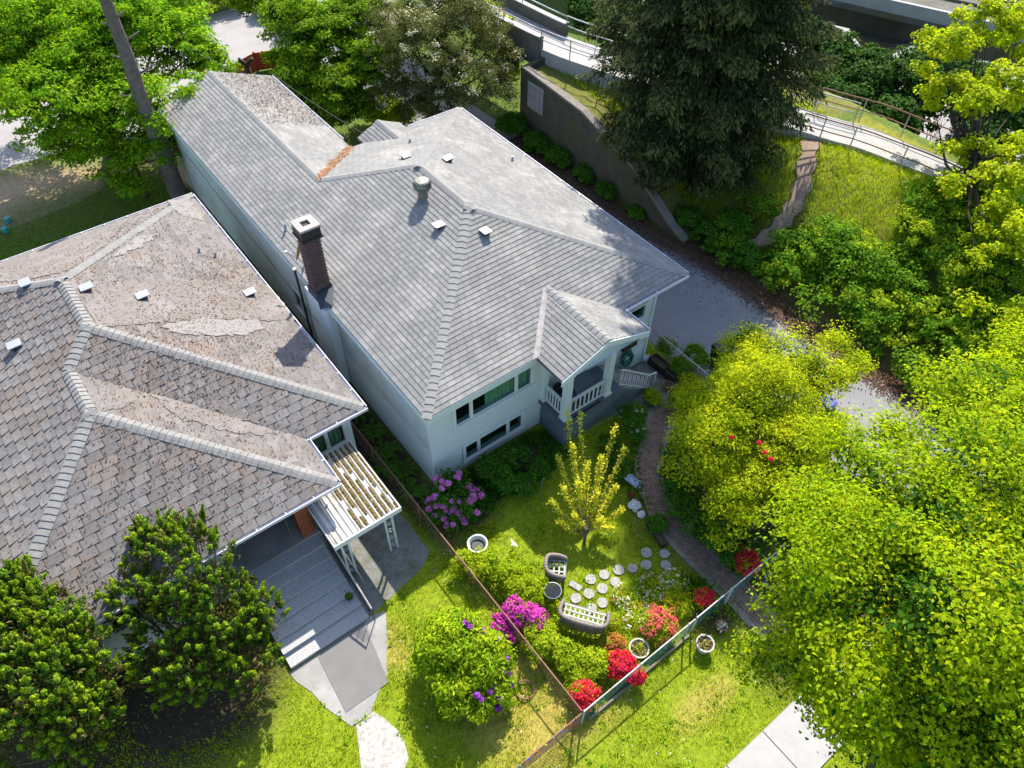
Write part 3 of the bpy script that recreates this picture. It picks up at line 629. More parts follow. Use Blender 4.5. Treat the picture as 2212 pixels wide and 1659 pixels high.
planesB = [(plL, ccw(plL, [Wl, A_, P2, P1, Xp, Wp])),
           (plF, ccw(plF, [A_, (GX0, 0, ZE), (GM, GH, z1(GH)), (GX1, 0, ZE), B_, P2])),
           (plR, ccw(plR, [B_, C_, P1, P2])), (plB, ccw(plB, [C_, P1, Xp, Np])), (plW, ccw(plW, [Np, Wr, Wp, Xp])),
           (plG0, ccw(plG0, [(GX0, GY, ZE), (GX0, 0, ZE), gr1, gr0])), (plG1, ccw(plG1, [(GX1, GY, ZE), (GX1, 0, ZE), gr1, gr0]))]
# small rear gable over the back entry
zb = ZE+.5; plS0, plS1 = Plane((bx0, byv, ZE), (1, 0), .5/(bm-bx0)), Plane((bx1, 14, ZE), (-1, 0), .5/(bx1-bm))
planesB += [(plS0, ccw(plS0, [(bx0, L_-.02, ZE), (bx0, byv, ZE), (bm, byv, zb), (bm, L_-1.37, zb)])), (plS1, ccw(plS1, [(bx1, L_-.02, ZE), (bx1, byv, ZE), (bm, byv, zb), (bm, L_-1.37, zb)]))]
roofB = deckmesh('roof', planesB, 'deck', H1, .14, -.014)
sB = [0, .11, .25, .06, .19, .29, .14]
shingle_roof(roofB, planesB, .185, .31, lambda r: sB[(r*3) % 7]+.013*(r % 5), lambda u, v: .004+.021*(1-v), 'shB')
for p, q, a, b in ((A_, P2, plL, plF), (B_, P2, plF, plR), (C_, P1, plR, plB), (Xp, P1, plL, plB), (P1, P2, plL, plR), (Wp, Xp, plL, plW), (gr0, gr1, plG0, plG1), ((bm, byv, zb), (bm, L_-1.3, zb), plS0, plS1)): caps(roofB, p, q, a.n, b.n, 'capB')
# metal valley flashing on the porch gable's left side
f = MB()
for s_, m_ in ((-.16, plF), (.13, plG0)):
    v0, v1 = np.array((GX0, 0., ZE)), np.array((GM, GH, z1(GH)))
va_, vb_ = np.array((GX0, -.02, ZE))+plF.n*.035, np.array((GM, GH, z1(GH)))+plF.n*.035
f.poly([va_+(-.2, 0, 0), va_+(0, 0, -.005), vb_+(0, 0, -.005), vb_+(-.17, 0, 0)]); f.poly([va_+(0, 0, -.005), va_+(.1, 0, .035), vb_+(.1, 0, .035), vb_+(0, 0, -.005)])
f.build('valley_flashing', 'cement', roofB)
gutter(H1, (W_, 0), (W_, L_), (1, 0), ZE, 1.2); gutter(H1, (GX1+.05, 0), (W_, 0), (0, -1), ZE, 1.2); gutter(H1, (WD, L_+.9), (WD, LW), (1, 0), ZE, 1.2); gutter(H1, (8.95, L_), (W_, L_), (0, 1), ZE, 1.2); gutter(H1, (GX1, GY), (GX1, -.02), (1, 0), ZE, 1.2)
fb = MB(); fb.box((-.02, -.035, ZE-.3), (GX0-.02, -.003, ZE-.012)); fb.box((-.035, -.03, ZE-.26), (-.003, LW, ZE-.03)); fb.build('fascia', 'trim', H1)
# walls
HU, HL = (1.17, 4.41, 2.73, 3.72), (1.49, 4.05, .52, 1.32)
wf = MB(); wallpiece(wf, 'x', .15, .35, .15, 4.98, 1.5, 4.02, [HU, (HL[0], HL[1], .52, 1.32)]); wfo = wf.build('front_wall', 'stucco', H1)
wl = MB(); wallpiece(wl, 'x', .18, .36, .15, 10.4, -.1, 1.5, [HL]); wallpiece(wl, 'x', .18, .36, 4.98, 10.4, 1.5, 4.02, [(6.1, 6.95, 1.55, 3.5), (9.15, 9.95, 2.9, 3.55)]); lower = wl.build('wall', 'stucco', H1)
siding(lower, 'x', .18, -1, .17, 4.95, .05, 1.5, [(HL[0]-.12, HL[1]+.12, .42, 1.46)], 'siding')
siding(lower, 'x', .18, -1, 7.05, 10.38, .05, 4.0, [(9.04, 10.06, 2.8, 3.66)], 'siding')
siding(lower, 'x', .18, -1, 4.98, 7.05, 1.55, 4.0, [(6.0, 7.05, 1.5, 3.6)], 'siding')
MB().box((6.1, .24, 1.55), (6.95, .29, 3.5)).build('front_door', 'trim', H1)
window(H1, 'x', .15, -1, *HU, (1.82, 3.75), curtain=(2.5, 4.38)); window(H1, 'x', .15, -1, *HL, (2.08, 3.405))
window(H1, 'x', .15, -1, 9.15, 9.95, 2.9, 3.55, (), fr=.08)
MB().box((.12, .12, 0), (.17, .22, 4.0)).build('corner_trim', 'trim', H1); MB().box((10.36, .1, 0), (10.46, .2, 4.0)).build('corner_trim', 'trim', H1)
HS = (9.35, 10.55, 1.1, 2.1)
ll = MB(); wallpiece(ll, 'y', .15, .35, .35, 23.2, 1.9, 4.02, [HS]); wallpiece(ll, 'y', .17, .35, .35, 6.2, -.1, 1.9, []); wallpiece(ll, 'y', .15, .35, 6.2, 23.2, -.1, 1.9, [HS]); lwall = ll.build('side_wall', 'siding_dirty', H1)
siding(lwall, 'y', .17, -1, .2, 6.2, .02, 1.9, [], 'siding')
window(H1, 'y', .15, -1, *HS, (9.95,), fr=.07)
MB().box((-.16, 6.4, 0), (.149, 8.1, 4.05)).build('chimney_chase', 'stucco', H1)
rw_ = MB(); rw_.box((10.2, .36, -.1), (10.4, 14.9, 4.02)); rw_.box((WD-.35, 14.7, -.1), (10.2, 14.9, 4.02)); rw_.box((WD-.35, 14.9, -.1), (WD-.15, 23.2, 4.02)); rw_.hexa([(.15, 23.2, -.1), (WD-.15, 23.2, -.1), (WD-.15, 23.4, -.1), (.15, 23.4, -.1)], [(.15, 23.2, 4.02), (WD-.15, 23.2, 4.02), (WD-.15, 23.4, 4.02), (.15, 23.4, 4.02)]); rw_.poly([(.15, 23.4, 4.02), (WD-.15, 23.4, 4.02), (WD/2, 23.4, z1(WD/2)-.2)][::-1]); rw_.build('rear_wall', 'stucco', H1)
MB().box((.4, .4, 1.5), (10.1, 14.6, 1.55)).build('floor', 'dark', H1); MB().box((.35, 3.2, 0), (10, 3.3, 4)).build('inner_wall', 'dark', H1)
tb = thing('dining_table', (2.6, 1.15, 1.55), 'dark oval table seen behind the upper front window', 'table')
MB().lathe((2.6, 1.15, 2.27), [(.6, 0), (.62, .02), (.6, .04)], 28).build('table_top', 'black', tb); MB().lathe((2.6, 1.15, 1.55), [(.3, 0), (.05, .05), (.05, .72)], 12).build('pedestal', 'black', tb)
# porch: base, floor, posts, gable, rails, stairs
PX0, PX1, PY, PZ = 4.95, 7.15, -1.2, 1.5
pb = MB(); pb.box((PX0, PY, -.1), (7.7, .15, PZ-.16)); pb.build('porch_base', 'greywall', H1)
MB().box((PX0-.12, PY-.12, PZ-.16), (7.75, .149, PZ)).build('porch_floor', 'greyfloor', H1)
for k in range(7): MB().box((PX0-.11+(k+.5)*.0, PY-.1+k*.178, PZ), (7.74, PY-.1+(k+1)*.178-.01, PZ+.012)).build('floor_board', 'greyfloor', H1)
for (x, y, sx) in ((PX0+.1, PY+.1, .25), (PX1-.12, PY+.1, .25), (PX0+.06, .07, .2)):
    pt = MB().box((x-sx/2, y-sx/2, PZ+.013), (x+sx/2, y+sx/2, ZE-.15)).build('porch_post', 'trim', H1); q = sx/2+.04
    MB().box((x-q, y-q, PZ+.0135), (x+q, y+q, PZ+.12)).build('post_base', 'trim', pt); MB().box((x-q, y-q, ZE-.32), (x+q, y+q, ZE-.17)).build('post_collar', 'trim', pt)
# beams and gable fascia
bb = MB(); bb.box((GX0+.3, PY-.04, ZE-.3), (GX1-.9, PY+.12, ZE-.14)); bb.box((PX0-.02, PY+.12, ZE-.3), (PX0+.16, .14, ZE-.14)); bb.box((PX1-.2, PY+.12, ZE-.3), (PX1-.02, .14, ZE-.14)); bb.build('porch_beam', 'trim', H1)
def rake(xa, xb, za, zb_, y, h=.24, t=.05): return MB().hexa([(xa, y-t, za-h), (xb, y-t, zb_-h), (xb, y, zb_-h), (xa, y, za-h)], [(xa, y-t, za), (xb, y-t, zb_), (xb, y, zb_), (xa, y, za)])
rake(GX0-.03, GM, ZE-.02, z1(GH)-.01, GY).build('rake_board', 'trim', H1); rake(GM, GX1+.03, z1(GH)-.01, ZE-.02, GY).build('rake_board', 'trim', H1)
MB().poly([(PX0-.2, PY-.02, ZE-.15), (GX1-.2, PY-.02, ZE-.15), (GM, PY-.02, z1(GH)-.16)]).build('gable_wall', 'siding', H1)
MB().poly([(GX0+.02, GY+.02, ZE-.16), (GX0+.02, .1, ZE-.16), (GX1-.02, .1, ZE-.16), (GX1-.02, GY+.02, ZE-.16)]).build('porch_ceiling', 'trim', H1)
def balustrade(p, q, n, h=.85):
    p, q = np.array(p), np.array(q); an = math.atan2(q[1]-p[1], q[0]-p[0]); L0 = np.linalg.norm(q-p); m_ = (p+q)/2
    r_ = MB(); r_.obox((*m_, PZ+h), (L0, .1, .06), an); top = r_.build('porch_rail', 'trim', H1)
    MB().obox((*m_, PZ+.1), (L0, .06, .06), an).build('bottom_rail', 'trim', top)
    for k in range(n): c = p+(q-p)*(k+.5)/n; MB().obox((*c, PZ+h/2+.05), (.045, .045, h-.13), an).build('baluster', 'trim', top)
balustrade((PX0+.24, PY+.08), (PX1-.26, PY+.08), 8); balustrade((PX0+.06, PY+.24), (PX0+.06, -.05), 6)
st = thing('porch_stairs', (7.75, -.5, 0), 'grey concrete porch stairs with white scrolled iron railing', 'stairs')
for k in range(7):
    x0 = 7.75+k*.26; MB().box((x0, PY+.05, 0), (x0+.26, .1, PZ-(k+1)*.2+.1)).build('step', 'greywall', st) if PZ-(k+1)*.2+.1 > .08 else None
    if PZ-(k+1)*.2+.1 > .08: MB().box((x0-.02, PY+.03, PZ-(k+1)*.2+.1), (x0+.27, .11, PZ-(k+1)*.2+.135)).build('tread', 'concrete', st)
rl = MB().tube([(7.62, PY+.02, PZ+.95), (7.75, PY+.02, PZ+.93), (9.35, PY+.02, 1.05), (9.75, PY+.02, .95)], .028, 6).build('hand_rail', 'white', st)
MB().tube([(7.65, PY+.02, PZ+.2), (9.35, PY+.02, .3)], .018, 6).build('lower_rail', 'white', st)
for k in range(15):
    x = 7.65+k*.125; zt = PZ+.94-(x-7.65)*.74; MB().tube([(x, PY+.02, max(zt-1.0, .02)), (x, PY+.02, zt)], .01, 5).build('baluster', 'white', st)
    if k % 2 == 0 and k < 14: MB().tube([(x+.06+.05*math.cos(t)*(.4+t/8), PY+.02, zt-.45+.13*math.sin(t)*(.4+t/8)) for t in np.linspace(0, 9, 22)], .008, 4).build('scroll', 'white', st)
MB().tube([(9.75, PY+.02, 0), (9.75, PY+.02, .95)], .02, 6).build('newel_post', 'white', st)
# chimney
ch = MB().box((-.09, 7.14, 3.6), (.49, 7.72, 7.05)).build('chimney', 'mortar', H1)
bricks(ch, (.2, 7.43), .62, .62, 4.05, 6.72, 'brickC', bh=.072, bl=.2)
bc = MB(); 
for (a, b) in (((-.16, 7.07, 6.72), (.56, 7.79, 7.12)),): bc.box(a, b)
bc.box((-.19, 7.04, 6.68), (.59, 7.82, 6.76)); bc.build('chimney_crown', 'black', ch)
cc = MB()
for x0, x1, y0, y1 in ((-.18, .58, 7.05, 7.28), (-.18, .58, 7.58, 7.81), (-.18, .05, 7.28, 7.58), (.35, .58, 7.28, 7.58)): cc.box((x0, y0, 7.121), (x1, y1, 7.2))
cc.build('chimney_cap', 'cement', ch)
fl = MB(); fl.hexa([(-.16, 7.06, 4.0), (.56, 7.06, 4.2), (.56, 7.8, 4.2), (-.16, 7.8, 4.0)], [(-.14, 7.08, 4.36), (.54, 7.08, 4.56), (.54, 7.78, 4.56), (-.14, 7.78, 4.36)]); fl.poly([(-.16, 7.05, 4.42), (-.3, 6.55, 4.11), (.1, 6.3, 4.26), (.58, 7.05, 4.46)]); fl.build('chimney_flashing', 'flash', ch)
def roofzB(x, y):
    m_ = min(x, W_-x, y, L_-y); w2 = min(x, WD-x) if y < LW else -9; return ZE+S_*max(m_, w2 if y > 5 else -9)
def onroof(x, y, fz):
    d = ray(x, y); lo, hi = 5., 60.
    for _ in range(50):
        m_ = (lo+hi)/2; P = CAM+m_*d
        if P[2] > fz(P[0], P[1]): lo = m_
        else: hi = m_
    return CAM+lo*d
# turbine vent
tp = onroof(914, 425, roofzB); tv = MB().lathe((tp[0], tp[1], tp[2]-.1), [(.2, 0), (.2, .42), (.23, .44)], 20).build('turbine_vent', 'turbine', H1, smooth=False)
MB().lathe((tp[0], tp[1], tp[2]+.68), [(.26, 0), (.3, .02), (.24, .06), (.0, .09)], 20).build('vent_cap', 'turbine', tv)
for k in range(20):
    a = 2*math.pi*k/20; b = MB(); pr = [(.235, .33), (.34, .42), (.355, .54), (.3, .69)]
    for j in range(3):
        (r0, h0), (r1, h1) = pr[j], pr[j+1]; q = lambda r_, da, h_: (tp[0]+r_*math.cos(a+da), tp[1]+r_*math.sin(a+da), tp[2]+h_)
        b.poly([q(r0, 0, h0), q(r0*.93, .27, h0), q(r1*.93, .27, h1), q(r1, 0, h1)])
    b.build('vent_fin', 'turbine', tv)
def slantvent(parent, x, y, fz, pl, s=.34, nm='roof_vent'):
    P = onroof(x, y, fz); b = MB(); e, u, n = pl.ex*s/2, pl.ey*s/2, pl.n
    lo, hi = .17, .05
    bt = [P-e*.8-u*.8, P+e*.8-u*.8, P+e*.8+u, P-e*.8+u]; mid = [p+n*(.2 if k < 2 else .05) for k, p in enumerate(bt)]
    b2 = MB(); b2.hexa([p-n*.02 for p in bt], mid); o = b2.build(nm, 'flash', parent)  # dark body stands for the shaded opening beneath the hood
    tq = [P-e-u*1.1, P+e-u*1.1, P+e+u*1.1, P-e+u*1.1]; t0 = [p+n*(.21 if k < 2 else .05) for k, p in enumerate(tq)]; t1 = [p+n*.035 for p in t0]
    b.hexa(t0, t1); b.build('vent_hood', 'metal', o)
for x, y, pl in ((951, 490, plL), (1047, 503, plF), (877, 342, plB), (966, 348, plR)): slantvent(H1, x, y, roofzB, pl)
def ventpipe(parent, x, y, fz, h=.3, r=.05, m='metal', nm='vent_pipe', ht=None):
    P = onroof(x, y, fz); o = MB().lathe(P, [(r*1.9, -.05), (r*1.9, .02), (r, .06), (r, h)], 12).build(nm, m, parent); MB().lathe(P+(0, 0, h), [(r*.7, 0), (r*.7, .002)], 12).build('pipe_bore', 'black', o); return P
for x, y, h in ((618, 497, .3), (1107, 347, .22), (886, 308, .2)): ventpipe(H1, x, y, roofzB, h)
ventpipe(H1, 519, 207, roofzB, .8, .12)
pq = at(700, 745, 1.2); MB().tube([(-.28, 8.35, 0), (-.28, 8.35, 4.75)], .05, 8).build('flue_pipe', 'black', H1); MB().lathe((-.28, 8.35, 4.75), [(.06, 0), (.06, .06)], 10).build('pipe_cap', 'white', H1)
# satellite dish fixed beside the chimney
sd = thing('satellite_dish', (.05, 8.35, 4.2), 'rusty orange satellite dish mounted at the eave behind the chimney', 'dish')
dc = at(649, 540, 5.0); ax = np.array((-.75, .55, .25)); ax /= np.linalg.norm(ax); u1 = np.cross(ax, (0, 0, 1)); u1 /= np.linalg.norm(u1); u2 = np.cross(u1, ax)
b = MB(); nr = 5
for r_ in range(nr+1):
    rr = .42*r_/nr+.001
    for k in range(24): t = 2*math.pi*k/24; b.v.append(tuple(dc+u1*rr*.85*math.cos(t)+u2*rr*1.15*math.sin(t)+ax*(.5*rr*rr)))
for r_ in range(nr): b.f += [(r_*24+k, r_*24+(k+1) % 24, (r_+1)*24+(k+1) % 24, (r_+1)*24+k) for k in range(24)]
M['dish'] = mat('rusty dish', (.55, .25, .05), (.30, .11, .02), scale=3, rough=.6); b.build('reflector', 'dish', sd, smooth=True)
MB().tube([dc-ax*.02, dc-ax*.15, dc+(.1, .1, -.5), (.12, 8.6, 4.15)], .03, 6).build('mast', 'metal', sd); MB().tube([dc-u2*.45, dc+ax*.5-u2*.25], .02, 6).build('feed_arm', 'metal', sd); MB().obox(dc+ax*.52-u2*.24, (.12, .08, .08)).build('receiver', 'white', sd)
# ------------------------------------------------------------------ the older house with the worn roof
g_, DD, W1, A0, EE, LA, SA, ZA = 1.127, 2.157, 12.25, 2.21, 2.128, 15., .418, 3.4
H2 = thing('house', (-7, 8, 0), 'older low house with worn patched shingle roof and brick porch pier', 'house')
za = lambda k: ZA+SA*k
E1, E0, I_, F_, FL, BLc = (-g_, A0, ZA), (-g_, A0+LA, ZA), (-g_-DD, A0, ZA), (-g_-DD, A0-EE, ZA), (-g_-W1, A0-EE, ZA), (-g_-W1, A0+LA, ZA)
Q1, R0 = (-g_-W1/2, A0+W1/2, za(W1/2)), (-g_-W1/2, A0+LA-W1/2, za(W1/2)); W2 = (W1-DD)/2
V_, Q2 = (-g_-(W1+DD)/2, A0+W2, za(W2)), (-g_-(W1+DD)/2, A0-EE+W2, za(W2))
aR, aB, aL, aF1, aR2, aF2 = Plane(E1, (-1, 0), SA), Plane(E0, (0, -1), SA), Plane(BLc, (1, 0), SA), Plane(I_, (0, 1), SA), Plane(F_, (-1, 0), SA), Plane(FL, (0, 1), SA)
planesA = [(aR, ccw(aR, [E1, E0, R0, Q1])), (aB, ccw(aB, [E0, BLc, R0])), (aL, ccw(aL, [BLc, FL, Q2, V_, Q1, R0])), (aF1, ccw(aF1, [E1, Q1, V_, I_])), (aR2, ccw(aR2, [I_, V_, Q2, F_])), (aF2, ccw(aF2, [F_, Q2, FL]))]
roofA = deckmesh('roof', planesA, 'deck', H2, .14, -.014)
def thA(u, v): return .005+(.034*u*u)*(1-v)+.007*u*v
shingle_roof(roofA, planesA, .31, .47, lambda r: (r*.155) % .47, thA, 'shA', gp=.009, gy=.012)
for p, q, a, b in ((E1, Q1, aR, aF1), (E0, R0, aR, aB), (BLc, R0, aB, aL), (Q1, R0, aR, aL), (V_, Q1, aF1, aL), (Q2, V_, aR2, aL), (F_, Q2, aF2, aR2), (FL, Q2, aF2, aL)): caps(roofA, p, q, a.n, b.n, 'capA', step=.2, hw=.2, lift=.04)
def roofzA(x, y):
    xr = -x-g_; m1 = min(xr, W1-xr, y-A0, A0+LA-y); m2 = min(xr-DD, W1-xr, y-(A0-EE), A0+LA-y) if y < A0+W2+1 else -9; return ZA+SA*max(m1, m2)
def patch(pts, pl, m, h=.034):
    P = [onroof(x, y, roofzA) for x, y in pts]; q = densify([tuple(pl.to2(p)) for p in P], .16, .055); b = MB(); i = 0; n = len(q)
    b.v = [tuple(pl.to3(t[0], t[1], h)) for t in q]+[tuple(pl.to3(t[0], t[1], -.01)) for t in q]
    ar = sum(q[k][0]*q[(k+1) % n][1]-q[(k+1) % n][0]*q[k][1] for k in range(n)); idx = list(range(n)); 
    b.f = [tuple(idx if ar > 0 else idx[::-1])]+[(n+k, n+(k+1) % n, (k+1) % n, k) if ar > 0 else (k, (k+1) % n, n+(k+1) % n, n+k) for k in range(n)]
    return b.build('roof_patch', m, roofA)
patch([(172, 622), (300, 604), (450, 606), (560, 603), (600, 640), (640, 692), (560, 694), (420, 690), (300, 702), (215, 707), (190, 672)], aR, 'patch')
patch([(345, 708), (420, 690), (560, 695), (575, 712), (520, 726), (400, 724)], aR, 'patch2', .042)
patch([(360, 446), (404, 428), (425, 452), (440, 475), (410, 470), (385, 462)], aR, 'patch2')
patch([(255, 545), (300, 512), (345, 506), (310, 530), (225, 568)], aR, 'patch2')
patch([(4, 566), (120, 528), (280, 472), (230, 530), (150, 585), (60, 605), (4, 612)], aB, 'patch')
patch([(325, 855), (350, 838), (400, 850), (470, 893), (560, 920), (600, 940), (500, 935), (390, 905)], aR2, 'patch')
patch([(205, 880), (270, 862), (290, 870), (260, 885), (215, 893)], aR2, 'patch')
patch([(430, 880), (470, 862), (500, 880), (540, 905), (560, 916), (500, 905)], aF1, 'patch')
gutter(H2, E0[:2], E1[:2], (1, 0), ZA); gutter(H2, (E1[0]+.1, A0), I_[:2], (0, -1), ZA); gutter(H2, (I_[0], A0-.1), F_[:2], (1, 0), ZA); gutter(H2, (F_[0]+.1, F_[1]), FL[:2], (0, -1), ZA); gutter(H2, BLc[:2], (E0[0]+.1, E0[1]), (0, 1), ZA)
for x, y, pl in ((185, 627, aR), (306, 644, aR), (538, 637, aR), (38, 748, aL), (58, 618, aB)): slantvent(H2, x, y, roofzA, pl, .36)
for x, y in ((432, 545), (467, 555)): ventpipe(H2, x, y, roofzA, .22, .05)
# walls of the older house
HW = (-3.25, -1.85, 1.75, 2.95)
w2 = MB(); wallpiece(w2, 'x', 2.6, 2.8, -3.75, -1.55, 0, ZA-.1, [HW]); w2.box((-1.75, 2.8, 0), (-1.55, 16.8, ZA-.1)); w2.box((-12.9, 16.8, 0), (-1.55, 17.0, ZA-.1)); w2.box((-12.95, .55, 0), (-12.75, 16.8, ZA-.1)); wallpiece(w2, 'x', .55, .75, -12.95, -7.15, 0, ZA-.1, [(-10.5, -8.9, 1.7, 2.9)])
w2.box((-3.75, .75, 1.1), (-3.6, 2.6, ZA-.1)); w2.box((-7.15, .55, 1.1), (-7.0, 2.4, ZA-.1)); w2.build('wall', 'stucco', H2)
window(H2, 'x', 2.6, -1, *HW, (-2.5,), fr=.08, curtain=(-3.2, -1.9)); window(H2, 'x', .55, -1, -10.5, -8.9, 1.7, 2.9, (-9.7,), fr=.08)
MB().box((-12.7, 3.3, 0), (-1.8, 3.4, ZA-.2)).build('inner_wall', 'dark', H2)
MB().box((-7.0, 2.35, 1.1), (-3.75, 2.45, ZA-.1)).build('porch_back_wall', 'dark', H2); MB().box((-5.6, 2.3, 1.12), (-4.7, 2.36, 3.1)).build('front_door', 'brown', H2)  # back wall painted near-black to carry the shade of the porch recess
MB().box((-7.15, .33, 0), (-3.6, 2.4, 1.1)).build('porch_slab', 'concrete', H2)
pr = MB().box((-4.72, .42, 1.1), (-4.34, .8, ZA-.12)).build('brick_pier', 'mortar', H2); bricks(pr, (-4.53, .61), .46, .46, 1.11, ZA-.13, 'brickO', bh=.07, bl=.2)
MB().tube([(-5.05, .55, 1.12), (-4.95, 1.5, 2.8)], .02, 6).build('broom_handle', 'tan', H2)
stp = thing('front_steps', (-5.6, -1.1, 0), 'wide grey aggregate front steps leading up to the dark porch', 'stairs')
for k in range(7): y1_ = .33-k*.44; MB().box((-6.98, y1_-.44, 0), (-4.3, y1_, 1.1-(k+1)*.137)).build('step', 'aggregate', stp)
for k in range(7): y1_ = .33-k*.44; MB().box((-6.99, y1_-.46, 1.1-(k+1)*.137), (-4.29, y1_-.01, 1.1-(k+1)*.137+.03)).build('tread', 'aggregate', stp)
hr = thing('stair_handrail', (-4.22, -1.2, 0), 'weathered iron stair handrail wrapped in green netting beside front steps', 'handrail')
MB().tube([(-4.2, .4, 2.0), (-4.2, -2.7, 1.0), (-4.2, -2.95, .92)], .032, 6).build('top_rail', 'cement', hr); MB().tube([(-4.2, .4, 1.25), (-4.2, -2.7, .22)], .02, 6).build('lower_rail', 'black', hr)
for k in range(13): y = .4-k*.258; zt = 2.0-(.4-y)*.3226; MB().tube([(-4.2, y, max(zt-.9, .05)), (-4.2, y, zt)], .012, 5).build('baluster', 'black', hr)
MB().tube([(-4.2, -2.95, 0), (-4.2, -2.95, .92)], .02, 6).build('newel_post', 'black', hr)
nb = MB()
for k in range(46):
    y = .4-k*.07; zt = 2.0-(.4-y)*.3226
    for dy in (-.3, .3): nb.tube([(-4.17, y, zt-.08), (-4.17, y+dy, zt-.5+dy*.32)], .006, 3, caps=False)
nb.build('green_netting', 'greenwire', hr)
# corrugated canopy
CX0, CX1, CY0, CY1 = -4.26, -1.96, -1.24, 2.0
cn = thing('patio_canopy', (-3.1, .4, 0), 'white corrugated patio canopy on slim posts beside the front steps', 'canopy')
def canz(y): return 2.35+.03*(y-CY0)
nxc = 120; b = MB(); rows_ = [CY0+.03, (CY0+CY1)/2, CY1-.03]
for y in rows_:
    for k in range(nxc+1):
        x = CX0+.03+(CX1-CX0-.06)*k/nxc; ph = (k/nxc*12) % 1; hz_ = .045*sm(1-abs(ph-.5)*3.2)
        b.v.append((x, y, canz(y)+float(hz_)))
for r_ in range(2): b.f += [(r_*(nxc+1)+k, r_*(nxc+1)+k+1, (r_+1)*(nxc+1)+k+1, (r_+1)*(nxc+1)+k) for k in range(nxc)]
b.build('corrugated_panel', 'panelw', cn)
for nm, p, q in (('fascia', (CX0-.04, CY0-.04), (CX1+.04, CY0)), ('fascia', (CX0-.04, CY0), (CX0, CY1)), ('fascia', (CX1, CY0), (CX1+.04, CY1)), ('fascia', (CX0-.04, CY1), (CX1+.04, CY1+.04))): MB().box((*p, 2.2), (*q, 2.42)).build(nm, 'white', cn)
for (x, y) in ((-4.05, -1.12), (-3.82, -1.12), (-2.5, -1.12), (-2.24, -1.12), (-2.1, 1.85)):
    MB().box((x-.03, y-.03, 0), (x+.03, y+.03, 2.22)).build('post', 'trim', cn)
for x in (-3.935, -2.37):
    for z in (.35, .8, 1.25, 1.7): MB().tube([(x+.09*math.cos(t)*(.3+t/9), -1.12, z+.14*math.sin(t)*(.3+t/9)) for t in np.linspace(0, 7, 18)], .009, 4).build('scroll', 'trim', cn)
MB().box((-4.1, 1.4, .02), (-2.2, 1.9, 1.3)).build('storage_box', 'dark', cn)
# ------------------------------------------------------------------ foliage
def unit(a): return a/np.maximum(np.linalg.norm(a, axis=-1, keepdims=True), 1e-9)
def rnd(n): return unit(rng.normal(size=(n, 3)))
def leafmesh(name, P, N, L, Wd, m, parent, T=None, fold=.15, kind=None, smooth=False):
    n = len(P); N = unit(N); T = unit(np.cross(N, rnd(n))) if T is None else unit(T-N*np.sum(T*N, -1, keepdims=True)); B = np.cross(N, T)
    L = (np.ones(n)*L*rng.uniform(.5, 1.4, n))[:, None]; w_ = L*(Wd/1.)
    V = np.stack([P-T*L*.5, P+B*w_*.5+N*L*fold, P+T*L*.5-N*L*fold*.6, P-B*w_*.5+N*L*fold], 1).reshape(-1, 3)
    return npmesh(name, V, np.arange(4*n).reshape(n, 4), m, parent, kind=kind)
def E(px, py, z, r, ry=None, rz=None): return (at(px, py, z), np.array([r, r if ry is None else ry, r*.85 if rz is None else rz]))
def clusters(ells, n, lo=.55, up=-.35, hi=1.):
    w_ = np.array([e[1][0]*e[1][1] for e in ells]); idx = rng.choice(len(ells), n, p=w_/w_.sum())
    d = rnd(n); d[:, 2] = np.where(d[:, 2] < up, -d[:, 2], d[:, 2]); f = rng.uniform(lo, 1., n)**.6*hi; f = np.where((rng.random(n) < .13) & (hi == 1), rng.uniform(1., 1.2, n), f)
    C = np.array([e[0] for e in ells])[idx]; Rr = np.array([e[1] for e in ells])[idx]
    return C+d*Rr*f[:, None], d
def crown(name, ells, ncl, clr, per, leaf, wd, m, parent, lo=.5, flat=.55, upb=.75, up=-.35, kind=None, hi=1.):
    C, d = clusters(ells, ncl, lo, up, hi); n = ncl*per; k = np.repeat(np.arange(ncl), per)
    R_ = clr*rng.uniform(.6, 1.35, ncl)
    off = rnd(n)*(rng.random(n)**.45)[:, None]; off[:, 2] *= flat
    P = C[k]+off*R_[k][:, None]; N = d[k]*.45+off*.5+np.array([0, 0, upb])+rng.normal(0, .45, (n, 3))
    ok = P[:, 2] > hgt(P[:, 0], P[:, 1])+.04
    return leafmesh(name, P[ok], N[ok], leaf, wd, m, parent, kind=kind), C
def limbs(t, base, top, C, r, m='barkd', n=10, name='trunk', fork=.45):
    base, top = np.array(base, float), np.array(top, float); pts = [base+(top-base)*k/6+np.array([rng.normal(0, .06), rng.normal(0, .06), 0])*(0 < k < 6) for k in range(7)]
    MB().tube(pts, [r*1.25]+[r*(1-.12*k) for k in range(1, 7)], 10).build(name, m, t, smooth=True)
    if len(C):
        for c in C[rng.choice(len(C), min(n, len(C)), replace=False)]:
            s_ = rng.uniform(fork, 1); p0 = base+(top-base)*s_; mid = (p0+c)/2+np.array([0, 0, -.12*np.linalg.norm(c-p0)])+rng.normal(0, .12, 3); q = (mid+c)/2+rng.normal(0, .08, 3)
            MB().tube([p0, mid, q, c], [r*.42, r*.3, r*.17, r*.06], 6).build('branch', m, t, smooth=True)
